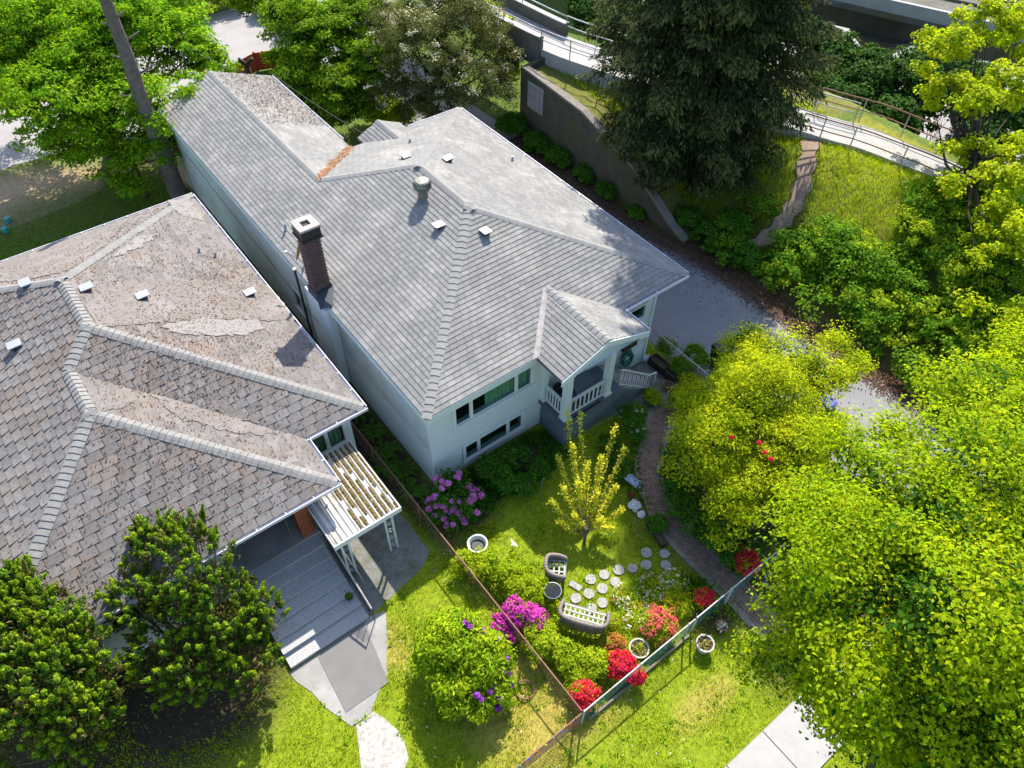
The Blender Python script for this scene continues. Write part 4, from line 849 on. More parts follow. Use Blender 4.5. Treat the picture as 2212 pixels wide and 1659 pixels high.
def tree(name, label, base, ells, ncl, clr, per, leaf, wd, m, r, group=None, n=10, cat='tree', bark='barkd', inner=None, **kw):
    base = np.array([base[0], base[1], hz(base[0], base[1])]) if len(base) == 2 else np.array(base, float)
    t = thing(name, base, label, cat, group); o, C = crown('crown', ells, ncl, clr, per, leaf, wd, m, t, **kw)
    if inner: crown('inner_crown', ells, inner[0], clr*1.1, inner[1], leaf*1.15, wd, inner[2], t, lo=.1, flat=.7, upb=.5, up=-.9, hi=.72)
    top = np.mean([e[0] for e in ells], 0)
    limbs(t, base-(0, 0, .1), top, C, r, bark, n); return t, C
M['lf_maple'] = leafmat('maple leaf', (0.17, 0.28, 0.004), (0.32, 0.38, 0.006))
M['lf_mapled'] = leafmat('shaded inner leaf', (.045, .115, .006), (.025, .07, .005), k=.25)  # darker green paints the shade inside the crowns into the leaves
M['lf_yellow'] = leafmat('yellow green leaf', (0.42, 0.44, 0.01), (0.24, 0.33, 0.008))
M['lf_small'] = leafmat('pale yellow leaf', (0.64, 0.6, 0.06), (0.46, 0.46, 0.04), island=.3)
M['lf_tl'] = leafmat('bright green leaf', (0.1, 0.25, 0.008), (0.22, 0.33, 0.01))
M['lf_tc'] = leafmat('mid green leaf', (0.16, 0.26, 0.008), (0.085, 0.18, 0.008))
M['lf_olive'] = leafmat('grey olive leaf', (0.115, 0.13, 0.03), (0.055, 0.07, 0.018), island=.5, k=.3, tc=(1.2, 1.15, .6))
M['lf_blossom'] = leafmat('cream blossom', (.50, .47, .32), (.38, .36, .2), island=.2, k=.3, tc=(1.05, 1., .8))
M['lf_tr'] = leafmat('light yellow leaf', (0.38, 0.41, 0.01), (0.24, 0.34, 0.009))
M['lf_dark'] = leafmat('dark hedge leaf', (0.022, 0.07, 0.01), (0.045, 0.1, 0.012), island=.45, k=.3)
M['lf_bramble'] = leafmat('bramble leaf', (0.16, 0.29, 0.014), (0.08, 0.18, 0.012), island=.45)
M['lf_bramble2'] = leafmat('bramble sunlit leaf', (0.34, 0.41, 0.016), (0.2, 0.3, 0.014), island=.4)  # brighter copy of the bramble leaf, sunlight put into its colour
M['lf_rhodo'] = leafmat('rhododendron leaf', (0.27, 0.36, 0.008), (0.15, 0.26, 0.008), k=.35)
M['lf_deep'] = leafmat('deep green leaf', (0.07, 0.18, 0.012), (0.04, 0.12, 0.01), k=.35)
M['lf_garden'] = leafmat('garden shrub leaf', (0.34, 0.4, 0.012), (0.2, 0.3, 0.01))
M['lf_cyp'] = leafmat('cypress spray', (0.23, 0.3, 0.008), (0.09, 0.19, 0.01), island=.35, k=.25)
M['lf_cypb'] = leafmat('browned cypress spray', (0.13, 0.11, 0.03), (0.05, 0.06, 0.014), island=.4, k=.2)
M['lf_spruce'] = leafmat('spruce needles', (0.032, 0.044, 0.012), (0.018, 0.028, 0.009), island=.5, k=.12, tc=(1.1, 1.1, .7))
M['lf_spruce2'] = leafmat('spruce tip needles', (0.1, 0.115, 0.03), (0.055, 0.07, 0.02), island=.4, k=.15, tc=(1.1, 1.1, .7))  # paler than the needles: light on the bough ends is in the colour
M['fl_pink'] = leafmat('pink blossom', (0.62, 0.2, 0.46), (0.48, 0.12, 0.34), island=.25, k=.3, tc=(1., .9, 1.))
M['fl_purple'] = leafmat('purple blossom', (0.46, 0.12, 0.56), (0.32, 0.06, 0.42), island=.25, k=.3, tc=(1., .9, 1.))
M['fl_magenta'] = leafmat('magenta blossom', (.55, .06, .36), (.42, .03, .26), island=.3, k=.3, tc=(1., .9, 1.))
M['fl_red'] = leafmat('red blossom', (.62, .02, .035), (.45, .01, .025), island=.3, k=.3, tc=(1., .8, .8))
M['fl_coral'] = leafmat('coral blossom', (.62, .10, .08), (.5, .06, .08), island=.3, k=.3, tc=(1., .9, .8))
M['fl_white'] = leafmat('white petals', (.68, .66, .56), (.55, .52, .42), island=.2, k=.3, tc=(1., 1., .9))
M['fl_orange'] = leafmat('dry orange leaf', (.42, .18, .03), (.3, .13, .03), island=.3, k=.3, tc=(1., .9, .6))
M['gr_lawn'] = leafmat('lawn blade', (0.36, 0.42, 0.01), (0.2, 0.31, 0.008), island=.4, hue=.02, k=.4)
M['gr_dry'] = leafmat('dry grass blade', (.36, .30, .07), (.26, .22, .05), island=.35, k=.35)
M['gr_shade'] = leafmat('dark lawn blade', (0.11, 0.19, 0.01), (0.07, 0.14, 0.01), island=.4, k=.4)  # darker copy of the lawn blade, tree shade put into its colour
M['litter'] = mat('leaf litter', (.20, .105, .06), (.12, .06, .035), scale=8, rough=.95, island=.45, hue=.02)
M['needle'] = mat('needle debris', (.25, .13, .085), (.16, .09, .06), scale=8, rough=.95, island=.4)
# --- large trees
def mean_xy(el): m_ = np.mean([e[0] for e in el], 0); return (m_[0], m_[1])
def EM(px, py, z, r):
    z2 = 3.4+1.05*z; c = at(px, py, z2); k = np.linalg.norm(c-CAM)/np.linalg.norm(at(px, py, z)-CAM)*r; return (c, np.array([k, k, k*.85]))
el = [EM(1920, 1260, 5.6, 2.3), EM(2120, 1060, 6.2, 2.4), EM(1760, 1330, 2.5, 1.3), EM(1990, 1500, 5.2, 2.3), EM(2200, 1340, 6.2, 2.6), EM(2120, 880, 5.2, 1.7), EM(1730, 1200, 3.4, 1.1), EM(1850, 1540, 2.4, 1.1), EM(2200, 1620, 5.6, 2.2), EM(1670, 1415, 1.3, .75), EM(1890, 1010, 5.0, 1.5), EM(2230, 960, 5.6, 1.8), EM(1990, 1120, 6.6, 1.5), EM(2060, 1330, 7.0, 1.7), EM(1780, 1430, 2.4, 1.1), EM(2000, 1650, 3.0, 1.2), EM(1790, 1100, 4.8, .9), EM(2230, 800, 4.6, 1.3), EM(2220, 1120, 6, 2.0)]
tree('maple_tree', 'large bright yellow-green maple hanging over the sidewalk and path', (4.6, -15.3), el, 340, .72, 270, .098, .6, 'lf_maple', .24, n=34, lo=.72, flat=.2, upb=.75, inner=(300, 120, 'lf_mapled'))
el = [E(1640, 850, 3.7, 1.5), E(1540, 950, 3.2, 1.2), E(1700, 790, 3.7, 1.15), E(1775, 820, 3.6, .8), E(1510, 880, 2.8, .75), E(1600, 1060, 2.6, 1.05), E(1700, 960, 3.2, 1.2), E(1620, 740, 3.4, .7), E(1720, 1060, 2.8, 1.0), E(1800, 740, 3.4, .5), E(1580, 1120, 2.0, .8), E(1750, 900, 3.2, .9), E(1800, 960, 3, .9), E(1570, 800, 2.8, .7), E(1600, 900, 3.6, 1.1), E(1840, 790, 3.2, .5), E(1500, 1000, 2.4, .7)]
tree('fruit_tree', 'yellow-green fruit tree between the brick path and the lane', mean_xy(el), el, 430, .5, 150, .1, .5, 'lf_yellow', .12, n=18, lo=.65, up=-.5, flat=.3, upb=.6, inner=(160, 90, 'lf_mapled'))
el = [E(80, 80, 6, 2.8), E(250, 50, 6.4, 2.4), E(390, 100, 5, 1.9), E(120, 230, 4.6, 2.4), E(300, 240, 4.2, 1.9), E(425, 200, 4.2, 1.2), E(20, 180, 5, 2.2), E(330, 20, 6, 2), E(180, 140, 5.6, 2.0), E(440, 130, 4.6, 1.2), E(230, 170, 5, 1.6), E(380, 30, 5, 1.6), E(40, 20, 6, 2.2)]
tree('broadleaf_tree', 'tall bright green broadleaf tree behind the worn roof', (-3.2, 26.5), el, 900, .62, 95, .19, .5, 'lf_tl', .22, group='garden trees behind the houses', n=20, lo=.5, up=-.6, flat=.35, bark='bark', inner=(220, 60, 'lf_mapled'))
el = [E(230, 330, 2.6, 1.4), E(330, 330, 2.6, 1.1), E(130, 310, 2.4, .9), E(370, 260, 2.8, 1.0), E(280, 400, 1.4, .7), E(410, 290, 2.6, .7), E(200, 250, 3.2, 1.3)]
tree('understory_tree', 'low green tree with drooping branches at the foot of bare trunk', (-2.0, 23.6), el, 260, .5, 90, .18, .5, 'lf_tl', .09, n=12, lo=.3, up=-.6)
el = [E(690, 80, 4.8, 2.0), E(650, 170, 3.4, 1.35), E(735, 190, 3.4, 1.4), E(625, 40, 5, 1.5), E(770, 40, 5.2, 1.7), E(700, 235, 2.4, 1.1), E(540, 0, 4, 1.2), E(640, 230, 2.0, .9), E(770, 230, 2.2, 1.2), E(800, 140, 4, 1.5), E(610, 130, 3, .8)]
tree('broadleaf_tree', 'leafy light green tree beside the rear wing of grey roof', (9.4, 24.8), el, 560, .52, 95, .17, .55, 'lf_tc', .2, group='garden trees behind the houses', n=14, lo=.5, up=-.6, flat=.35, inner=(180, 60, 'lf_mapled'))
el = [E(900, 120, 4.8, 2.4), E(1000, 60, 5.2, 2.2), E(1010, 180, 3.6, 1.7), E(860, 210, 3.0, 1.3), E(940, 10, 5.6, 2.2), E(1075, 200, 2.6, 1.0), E(840, 60, 5, 1.6), E(950, 220, 3.0, 1.2), E(820, 160, 3.4, 1.3), E(1060, 120, 4, 1.4), E(900, 240, 2, 1.1), E(1090, 130, 3.4, .9)]
t, C = tree('flowering_tree', 'grey-olive tree dotted with cream blossom behind grey roof', (13.6, 20.3), el, 900, .45, 130, .1, .5, 'lf_olive', .2, n=18, lo=.3, up=-.6)
crown('blossom', el, 300, .3, 20, .10, .8, 'lf_blossom', t, lo=.75, up=-.3)
el = [E(1075, 70, 3.6, 1.1), E(1095, 150, 2.6, .7), E(1050, 30, 4, 1.0)]
tree('sapling', 'yellow-green sapling poking out between blossom tree and footbridge', (16.8, 21.5), el, 60, .4, 60, .2, .7, 'lf_tr', .05, n=6, lo=.3, up=-.6)
el = [E(2060, 100, 8, 1.0), E(2130, 50, 8.4, 1.3), E(2180, 200, 7, 1.5), E(2060, 190, 7, .7), E(2210, 60, 8, 1.4), E(2090, 330, 5.6, .9), E(2170, 380, 5.6, 1.2), E(2010, 70, 7.6, .5), E(2020, 200, 6.4, .6), E(2200, 520, 4.8, 1.1), E(2150, 470, 4.8, .8), E(2050, 400, 5, .6), E(2100, 660, 3.6, .5), E(2210, 330, 6, 1.0), E(2130, 560, 4, .6), E(2000, 150, 6.4, .5), E(2195, 680, 3.4, .7), E(2110, 220, 7, .8)]
tree('broadleaf_tree', 'airy yellow-green tree on the bank above the bramble', (24.0, -5.0), el, 330, .42, 75, .16, .7, 'lf_tr', .16, group='garden trees behind the houses', n=30, lo=.25, up=-.7)
# --- bare leaning trunk
bt = thing('bare_trunk', (-.64, 22.68, 0), 'tall bare grey tree trunk with short dead branch stubs', 'tree trunk')
pth = [(-.62, 22.66, -.1), (-.66, 22.7, 1), (-.62, 22.66, 3), (-.7, 22.72, 5), (-.62, 22.62, 7), (-.6, 22.72, 9), (-.64, 22.7, 12.5)]
MB().tube(smooth_line(pth, 6), list(np.linspace(.46, .22, 37)), 16).build('trunk', 'bark', bt, smooth=True)
for z, a, l in ((2.9, .4, .7), (3.3, 3.6, 1.3), (4.9, 1.3, .9), (5.4, 3.3, .9), (6.1, 2.9, .5), (6.4, .2, 1.1), (7.2, 3.2, .6), (7.9, .5, .9), (8.6, 3.3, .5), (8.9, .3, .6), (4.2, 5.2, .7), (1.7, 4.0, 1.0)):
    a -= .6; d = np.array([math.cos(a), math.sin(a), rng.uniform(0, .35)]); p = np.array([-.64, 22.68, z]); MB().tube([p, p+d*l*.5, p+d*l+(0, 0, .08)], [.07, .05, .025], 6).build('branch_stub', 'bark', bt, smooth=True)
ct = thing('pollarded_trunk', (6.2, 29.8, 0), 'cut-back dark tree stump with two knobbly stubs by red fence', 'tree trunk')
p0 = at(536, 150, 2.2); MB().tube([(p0[0], p0[1], 0), (p0[0], p0[1], 1.2), tuple(p0+(0, 0, .3))], [.2, .16, .15], 10).build('trunk', 'barkd', ct, smooth=True); ct.location = (p0[0], p0[1], 0)
for c in ct.children: c.location = tuple(-np.array([p0[0]-6.2, p0[1]-29.8, 0]))
for d in ((-.55, .1, .6), (.35, -.3, .55)):
    p = p0+(0, 0, .2); q = p+np.array(d)*.7; MB().tube([p, (p+q)/2+(0, 0, .05), q, q+(.08, .05, -.02)], [.14, .11, .1, .13], 8).build('stub', 'barkd', ct, smooth=True)
# --- spruce
def spruce(base, H_, Rm, label):
    t = thing('spruce_tree', base, label, 'tree'); base = np.array(base, float); MB().tube([base-(0, 0, .2), base+(0, 0, H_*.5), base+(0, 0, H_)], [.42, .26, .03], 12).build('trunk', 'barkd', t, smooth=True)
    P, N, T, tip = [], [], [], []; z = .9; bm_ = []
    while z < H_-.4:
        f = z/H_; Rr = Rm*(1-f)**.75*(.42+.58*min(1, f*3.6)); nb = 8 if f < .7 else 6; a0 = rng.uniform(0, 6.28)
        for k in range(nb):
            a = a0+2*math.pi*k/nb+rng.normal(0, .18); L0 = Rr*rng.uniform(.72, 1.12); ns = int(L0/.11)+2; s_ = np.linspace(.06, 1, ns)
            dr = -.10*L0*s_+(-.42*L0*s_**2+.30*L0*s_**3)
            ln = np.stack([base[0]+math.cos(a)*L0*s_, base[1]+math.sin(a)*L0*s_, base[2]+z+dr], -1); 
            if k % 2 == 0: bm_.append((ln[::3], .05*(1-f)+.015))
            sd = np.array([-math.sin(a), math.cos(a), 0]); out = np.array([math.cos(a), math.sin(a), 0])
            for i in range(ns):
                wsp = .5*L0*(.25+.75*math.sin(math.pi*min(1, s_[i]*.85+.1)))*.42; m_ = 15
                o = rng.uniform(-1, 1, m_); q = ln[i]+sd*(o*wsp)[:, None]+out*(rng.uniform(-.12, .12, m_)+abs(o)*wsp*.35)[:, None]; q[:, 2] -= abs(o)*wsp*.4+rng.uniform(0, .3, m_)*(1 if L0 > 1 else .4)
                P.append(q); N.append(np.tile(out*.5+(0, 0, .8), (m_, 1))+rng.normal(0, .45, (m_, 3))); T.append(np.tile(out*.45+(0, 0, -.75), (m_, 1))+rng.normal(0, .35, (m_, 3))+sd*(o*.5)[:, None]); tip.append(np.full(m_, s_[i])+abs(o)*.15)
        z += .34+.16*f
    P, N, T, tip = map(np.concatenate, (P, N, T, tip)); ok = P[:, 2] > hgt(P[:, 0], P[:, 1])+.1; P, N, T, tip = P[ok], N[ok], T[ok], tip[ok]; hi = tip+rng.normal(0, .12, len(tip)) > .95
    leafmesh('needles', P[~hi], N[~hi], .26, .3, 'lf_spruce', t, T=T[~hi], fold=.05); leafmesh('branch_tips', P[hi], N[hi], .24, .3, 'lf_spruce2', t, T=T[hi], fold=.05)
    for ln, r_ in bm_[:60]: MB().tube([tuple(p) for p in ln], list(np.linspace(r_, .01, len(ln))), 5).build('branch', 'barkd', t)
spruce((20.9, 8.2, hz(20.9, 8.2)), 22.5, 7.3, 'huge dark spruce with drooping boughs above the retaining wall')
# --- clipped cypresses
M['lf_cypd'] = leafmat('shaded cypress spray', (.06, .13, .012), (.03, .075, .010), island=.4, k=.2)  # darker copy of the spray green, shade low in each tuft painted in
def cypress(label, ells, base, ncl, per, brown=.12, group='clipped cypresses by the front steps'):
    t = thing('cypress', (*base, 0), label, 'shrub', group)
    C, d = clusters(ells, ncl, .9, -.35); C = C-d*.12; n = ncl*per; k = np.repeat(np.arange(ncl), per); ln = rng.uniform(.22, .5, ncl); wd = rng.uniform(.09, .17, ncl)
    ax = unit(d*.55+np.array([0, 0, .75])+rng.normal(0, .18, (ncl, 3))); tt = rng.random(n); rad = rnd(n); rad = unit(rad-ax[k]*np.sum(rad*ax[k], -1, keepdims=True))
    P = C[k]+ax[k]*(tt*ln[k])[:, None]+rad*(wd[k]*(1-tt*.75)*rng.random(n)**.5)[:, None]; T = ax[k]*.8+rad*.75; N = rad*.7+ax[k]*.35+rng.normal(0, .35, (n, 3)); ok = P[:, 2] > .05
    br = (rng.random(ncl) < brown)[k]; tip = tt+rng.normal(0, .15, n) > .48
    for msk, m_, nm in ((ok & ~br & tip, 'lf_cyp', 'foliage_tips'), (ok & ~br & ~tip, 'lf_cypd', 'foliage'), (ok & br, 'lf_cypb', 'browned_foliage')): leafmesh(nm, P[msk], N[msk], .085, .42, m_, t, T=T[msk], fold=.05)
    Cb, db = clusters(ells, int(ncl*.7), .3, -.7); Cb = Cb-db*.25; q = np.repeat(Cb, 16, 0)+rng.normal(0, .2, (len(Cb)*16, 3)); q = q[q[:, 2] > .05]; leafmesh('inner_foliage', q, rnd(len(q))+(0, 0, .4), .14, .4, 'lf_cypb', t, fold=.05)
    b3 = np.array([*base, 0.])
    for c in C[rng.choice(ncl, 30, replace=False)]: m_ = (b3+c)/2+rng.normal(0, .15, 3); MB().tube([b3+rng.normal(0, .12, 3)*(1, 1, 0), m_, c], [.055, .035, .01], 5).build('stem', 'twig', t)
    return t
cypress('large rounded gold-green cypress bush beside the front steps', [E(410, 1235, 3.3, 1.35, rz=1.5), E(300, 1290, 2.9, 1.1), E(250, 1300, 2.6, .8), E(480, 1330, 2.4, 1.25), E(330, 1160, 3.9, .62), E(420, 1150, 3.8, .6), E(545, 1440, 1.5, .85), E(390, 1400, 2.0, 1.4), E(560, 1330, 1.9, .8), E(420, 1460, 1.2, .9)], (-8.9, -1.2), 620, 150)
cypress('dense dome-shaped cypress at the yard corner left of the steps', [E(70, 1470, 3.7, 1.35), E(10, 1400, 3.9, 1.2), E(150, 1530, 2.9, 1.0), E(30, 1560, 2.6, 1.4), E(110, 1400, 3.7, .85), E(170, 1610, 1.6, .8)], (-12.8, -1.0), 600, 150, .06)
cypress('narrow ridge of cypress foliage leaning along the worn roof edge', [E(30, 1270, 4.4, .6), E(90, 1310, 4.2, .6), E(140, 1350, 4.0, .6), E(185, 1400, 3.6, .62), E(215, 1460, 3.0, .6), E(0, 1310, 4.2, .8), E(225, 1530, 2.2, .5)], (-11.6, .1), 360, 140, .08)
# --- shrubs
def shrub(name, label, ells, ncl, clr, per, leaf, wd, m, group=None, stems=7, flowers=None, **kw):
    c = np.mean([e[0] for e in ells], 0); b = np.array([c[0], c[1], hz(c[0], c[1])]); t = thing(name, b, label, 'shrub', group); o, C = crown('foliage', ells, ncl, clr, per, leaf, wd, m, t, **kw)
    for q in C[rng.choice(len(C), min(stems, len(C)), replace=False)]: MB().tube([b+rng.normal(0, .08, 3)*(1, 1, 0), (b+q)/2+rng.normal(0, .06, 3), q], [.022, .014, .005], 5).build('stem', 'twig', t)
    return t, C
def blossom_mesh(m, r=.085, n=46):
    d = rnd(n); d[:, 2] = abs(d[:, 2])*1.0-.15; P = d*r*rng.uniform(.6, 1, n)[:, None]; o = leafmesh('flower', P, d+rng.normal(0, .3, (n, 3)), r*1.0, .8, m, None); me = o.data; bpy.data.objects.remove(o); return me
def flowers(t, ells, n, me, lo=1., up=-.1, sel=None):
    for _ in range(n):
        while True:
            e = ells[rng.integers(len(ells))]; d = rnd(1)[0]
            if d[2] < up: continue
            p = e[0]+d*e[1]*rng.uniform(1.02, 1.12)
            if all(np.sum(((p-e2[0])/e2[1])**2) > .93 for e2 in ells) and (sel is None or sel(p, d)): break
        o = inst('flower', me, p, t, rng.uniform(0, 6.28)); s_ = rng.uniform(.75, 1.2); o.scale = (s_, s_, s_)
bp, bpu = blossom_mesh('fl_pink', .1), blossom_mesh('fl_purple', .09)
el = [E(975, 1060, .95, .62), E(1010, 1085, .75, .5), E(950, 1095, .6, .45), E(985, 1120, .35, .4)]
t, C = shrub('rhododendron', 'pink flowering rhododendron at the corner of pale blue house', el, 60, .3, 60, .13, .4, 'lf_deep', 'flowering rhododendrons'); flowers(t, el, 58, bp)
el = [E(985, 1400, 1.35, .85), E(1030, 1420, 1.2, .8), E(1000, 1470, .9, 1.0, rz=.7), E(950, 1440, .8, .75), E(1050, 1470, .7, .75), E(960, 1370, 1.0, .6)]
t, C = shrub('rhododendron', 'round yellow-green rhododendron with purple flowers on the open lawn', el, 230, .32, 75, .14, .4, 'lf_rhodo', 'flowering rhododendrons', lo=.75); flowers(t, el, 27, bpu, sel=lambda p, d: d[0]*.8-d[1]*.55 > .25 and rng.random() < .9)
el = [E(1118, 1322, .75, .42), E(1150, 1335, .6, .35)]; t, C = shrub('azalea', 'magenta azalea growing through the rusty wire fence', el, 20, .25, 30, .08, .5, 'lf_garden', 'azaleas'); crown('blossom', el, 60, .16, 45, .075, .9, 'fl_magenta', t, lo=.85)
el = [E(1082, 1352, .55, .3), E(1108, 1372, .4, .22)]; t, C = shrub('azalea', 'pale magenta azalea outside the rusty wire fence', el, 14, .2, 30, .08, .5, 'lf_garden', 'azaleas'); crown('blossom', el, 36, .14, 45, .075, .9, 'fl_magenta', t, lo=.85)
for (x, y, z, r, m_, lab, nb, nl) in ((1612, 1212, .45, .38, 'fl_red', 'deep red azalea beside the fence on the lane side of path', 90, 8), (1521, 1292, .4, .25, 'fl_red', 'small red azalea among iris leaves where path meets fence', 45, 14), (1425, 1352, .4, .5, 'fl_coral', 'coral azalea with yellow-green leaves behind the green fence', 46, 46), (1340, 1437, .45, .4, 'fl_red', 'round red azalea next to the white ring planter', 80, 12), (1373, 1458, .4, .24, 'fl_red', 'small red azalea pressed against the green fence mesh', 40, 8), (1262, 1500, .45, .36, 'fl_red', 'red azalea in the corner of the two fences', 70, 20)):
    el = [E(x, y, z, r)]; t, C = shrub('azalea', lab, el, nl, .2, 40, .07, .5, 'lf_garden', 'azaleas'); crown('blossom', el, nb, .13, 34, .07, .9, m_, t, lo=.85)
el = [E(1330, 1390, .2, .27)]; shrub('dry_perennial', 'dry orange tuft of leaves between red azalea and white ring', el, 26, .15, 40, .07, .5, 'fl_orange')
G_ = 'leafy garden shrubs inside the fence'
for els, lab, m_, nc in (([E(1050, 1225, .5, .55), E(1000, 1215, .45, .35), E(1100, 1240, .5, .4)], 'yellow-green shrub behind the rusty fence near white tub', 'lf_garden', 70), ([E(1130, 1275, .5, .45), E(1165, 1275, .4, .3)], 'yellow-green shrub between wicker chair and magenta azalea', 'lf_garden', 70), ([E(1170, 1390, .45, .5), E(1215, 1415, .45, .45)], 'yellow-green shrub behind the wicker love seat', 'lf_garden', 70), ([E(1280, 1435, .4, .42), E(1250, 1465, .35, .3)], 'pale shrub between corner azalea and love seat', 'lf_garden', 55),
        ([E(1060, 1010, .6, .5), E(1110, 985, .6, .45), E(1090, 1040, .5, .45)], 'dark leafy shrub below the lower front window', 'lf_deep', 70), ([E(1130, 1050, .5, .4), E(1160, 1020, .45, .4)], 'green fern-like shrub in front of the pale house', 'lf_deep', 50), ([E(1365, 895, .6, .42), E(1372, 925, .45, .35)], 'dense green hydrangea with a few white heads by the porch', 'lf_deep', 60),
        ([E(1470, 1090, .5, .5), E(1500, 1130, .45, .5), E(1450, 1040, .5, .45)], 'dark shrub bed along the lane side of path', 'lf_deep', 70), ([E(1540, 1160, .4, .5), E(1580, 1200, .35, .4)], 'low green shrub beside the deep red azalea', 'lf_deep', 55), ([E(1470, 790, .5, .4), E(1500, 770, .55, .45), E(1440, 750, .5, .35)], 'fresh green hedge shrub along the lane fence', 'lf_bramble', 70), ([E(1408, 858, .3, .24)], 'small yellow-green plant by the porch stairs', 'lf_garden', 24), ([E(1490, 840, .5, .5), E(1460, 870, .4, .35)], 'yellow-leaved shrub overhanging the basket pots', 'lf_yellow', 50),
        ([E(1420, 1130, .25, .25)], 'low weeds around the brown trough planter', 'lf_deep', 24), ([E(1340, 1010, .3, .35), E(1310, 960, .3, .35)], 'low green plants along the grey porch base', 'lf_deep', 40)):
    t, C = shrub('garden_shrub', lab, els, nc, .22, 60, .1, .5, m_, G_)
    if 'hydrangea' in lab: crown('flower_heads', els, 14, .08, 18, .08, .9, 'fl_white', t, lo=.95)
# perennials with white flowers in the bed by the fence
bed = thing('flower_bed', (2.6, -8.1, 0), 'bed of white and orange flowers between stepping stones and green fence', 'flower bed'); els = [E(1350, 1290, .1, .45, rz=.2), E(1410, 1270, .12, .5, rz=.25), E(1460, 1255, .12, .4, rz=.25), E(1380, 1330, .1, .5, rz=.2), E(1470, 1300, .15, .5, rz=.3), E(1330, 1340, .1, .3, rz=.2)]
crown('foliage', els, 150, .25, 34, .1, .35, 'lf_garden', bed, kind='stuff'); crown('white_flowers', els[:4], 80, .12, 9, .06, .9, 'fl_white', bed, lo=.9, up=0, kind='stuff'); crown('orange_flowers', els, 40, .14, 10, .06, .9, 'fl_orange', bed, lo=.9, up=0, kind='stuff')
ir = thing('iris_clump', at(1500, 1285), 'clump of long upright iris leaves by the small red azalea', 'plant'); n = 260; P = at(1495, 1275)+rng.normal(0, .22, (n, 3))*(1, 1, 0)+(0, 0, .22); dT = rng.normal(0, .35, (n, 3)); dT[:, 2] = 1; leafmesh('leaves', P, rnd(n)*(1, 1, .2), .5, .07, 'lf_deep', ir, T=dT, fold=.02)
# ferns and weeds in the gap between the houses
for k, (x, y) in enumerate([(-.55, 1.2), (-.6, 2.3), (-.5, 3.4), (-.75, .3), (-.55, 4.6), (-.3, -.5), (-.8, 5.6), (-.95, 1.8)]):
    fr_ = thing('fern', (x, y, 0), 'green fern growing in the narrow gap along the side wall', 'fern', 'ferns along the side wall'); P, N, T = [], [], []
    for a in np.linspace(0, 6.28, 13)[:-1]:
        a += rng.normal(0, .15); L0 = rng.uniform(.4, .62); d = np.array([math.cos(a), math.sin(a), 0]); sd = np.array([-d[1], d[0], 0])
        for s_ in np.linspace(.1, 1, 13):
            p = np.array([x, y, .05])+d*L0*s_+(0, 0, .5*L0*math.sin(s_*2.4)+.08)
            for sg in (-1, 1): P.append(p+sd*sg*.055*(1.25-s_)); N.append((0, 0, 1)+rng.normal(0, .15, 3)); T.append(sd*sg+d*.3)
    leafmesh('fronds', np.array(P), np.array(N), .12, .35, 'lf_deep', fr_, T=np.array(T), fold=.03)
# --- small yellow tree of upright leafy wands
st_b = at(1262, 1172); yt = thing('young_tree', st_b, 'young pale yellow tree of upright leafy wands on the lawn', 'tree'); MB().tube([st_b, st_b+(0, 0, .9)], [.06, .045], 8).build('trunk', 'bark', yt, smooth=True)
P, N = [], []
for (px_, py_, z) in ((1226, 890, 3.1), (1254, 895, 3.1), (1330, 920, 2.7), (1350, 965, 2.4), (1205, 985, 2.2), (1236, 960, 2.6), (1300, 985, 2.5), (1270, 1000, 2.5), (1215, 1050, 1.7), (1330, 1050, 1.8), (1250, 1040, 2.0), (1290, 1060, 1.8), (1190, 1080, 1.3), (1345, 1100, 1.3), (1240, 1110, 1.3), (1300, 1120, 1.2), (1205, 1125, .9), (1320, 1140, .9)):
    q = at(px_, py_, z); p0 = st_b+(0, 0, rng.uniform(.35, .9)); mid = (p0+q)/2+(q-st_b)*(.12, .12, 0); pts = smooth_line([p0, mid, q], 6); MB().tube([tuple(t_) for t_ in pts], list(np.linspace(.025, .008, len(pts))), 5).build('branch', 'twig', yt)
    for s_ in np.linspace(.28, 1, 30): c = np.array([np.interp(s_*(len(pts)-1), range(len(pts)), [t_[i] for t_ in pts]) for i in range(3)]); k = 10; P.append(c+rng.normal(0, .055, (k, 3))); N.append(rng.normal(0, .6, (k, 3))+(0, 0, .7))
leafmesh('foliage', np.concatenate(P), np.concatenate(N), .075, .75, 'lf_small', yt)
# --- bramble bank and hedges
def mounds(n, r0, r1, x0, x1, y0, y1, hf=.5):
    out = []
    for _ in range(n):
        x, y, r = rng.uniform(x0, x1), rng.uniform(y0, y1), rng.uniform(r0, r1); out.append((np.array([x, y, hz(x, y)+r*hf]), np.array([r, r, r*.75])))
    return out
bm1 = [e for e in mounds(260, .55, 1.1, 18.3, 28, -16, 3.8) if not (e[0][0] > 21.3 and e[0][1] > -2.4) and dpd(e[0][0], e[0][1]) > 1.0]
o, C = crown('bramble_thicket', bm1, 1900, .4, 58, .14, .7, 'lf_bramble', None, lo=.5, kind='stuff'); o['label'] = 'sprawling green bramble thicket covering the bank beside the lane'; o['category'] = 'bramble'
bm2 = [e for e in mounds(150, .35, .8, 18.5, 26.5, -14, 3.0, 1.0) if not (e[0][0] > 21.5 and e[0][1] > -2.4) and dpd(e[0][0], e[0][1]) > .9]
o, C = crown('bramble_shoots', bm2, 950, .3, 48, .11, .7, 'lf_bramble2', None, lo=.6, kind='stuff'); o['label'] = 'sunlit yellow-green bramble shoots on top of the bank thicket'; o['category'] = 'bramble'
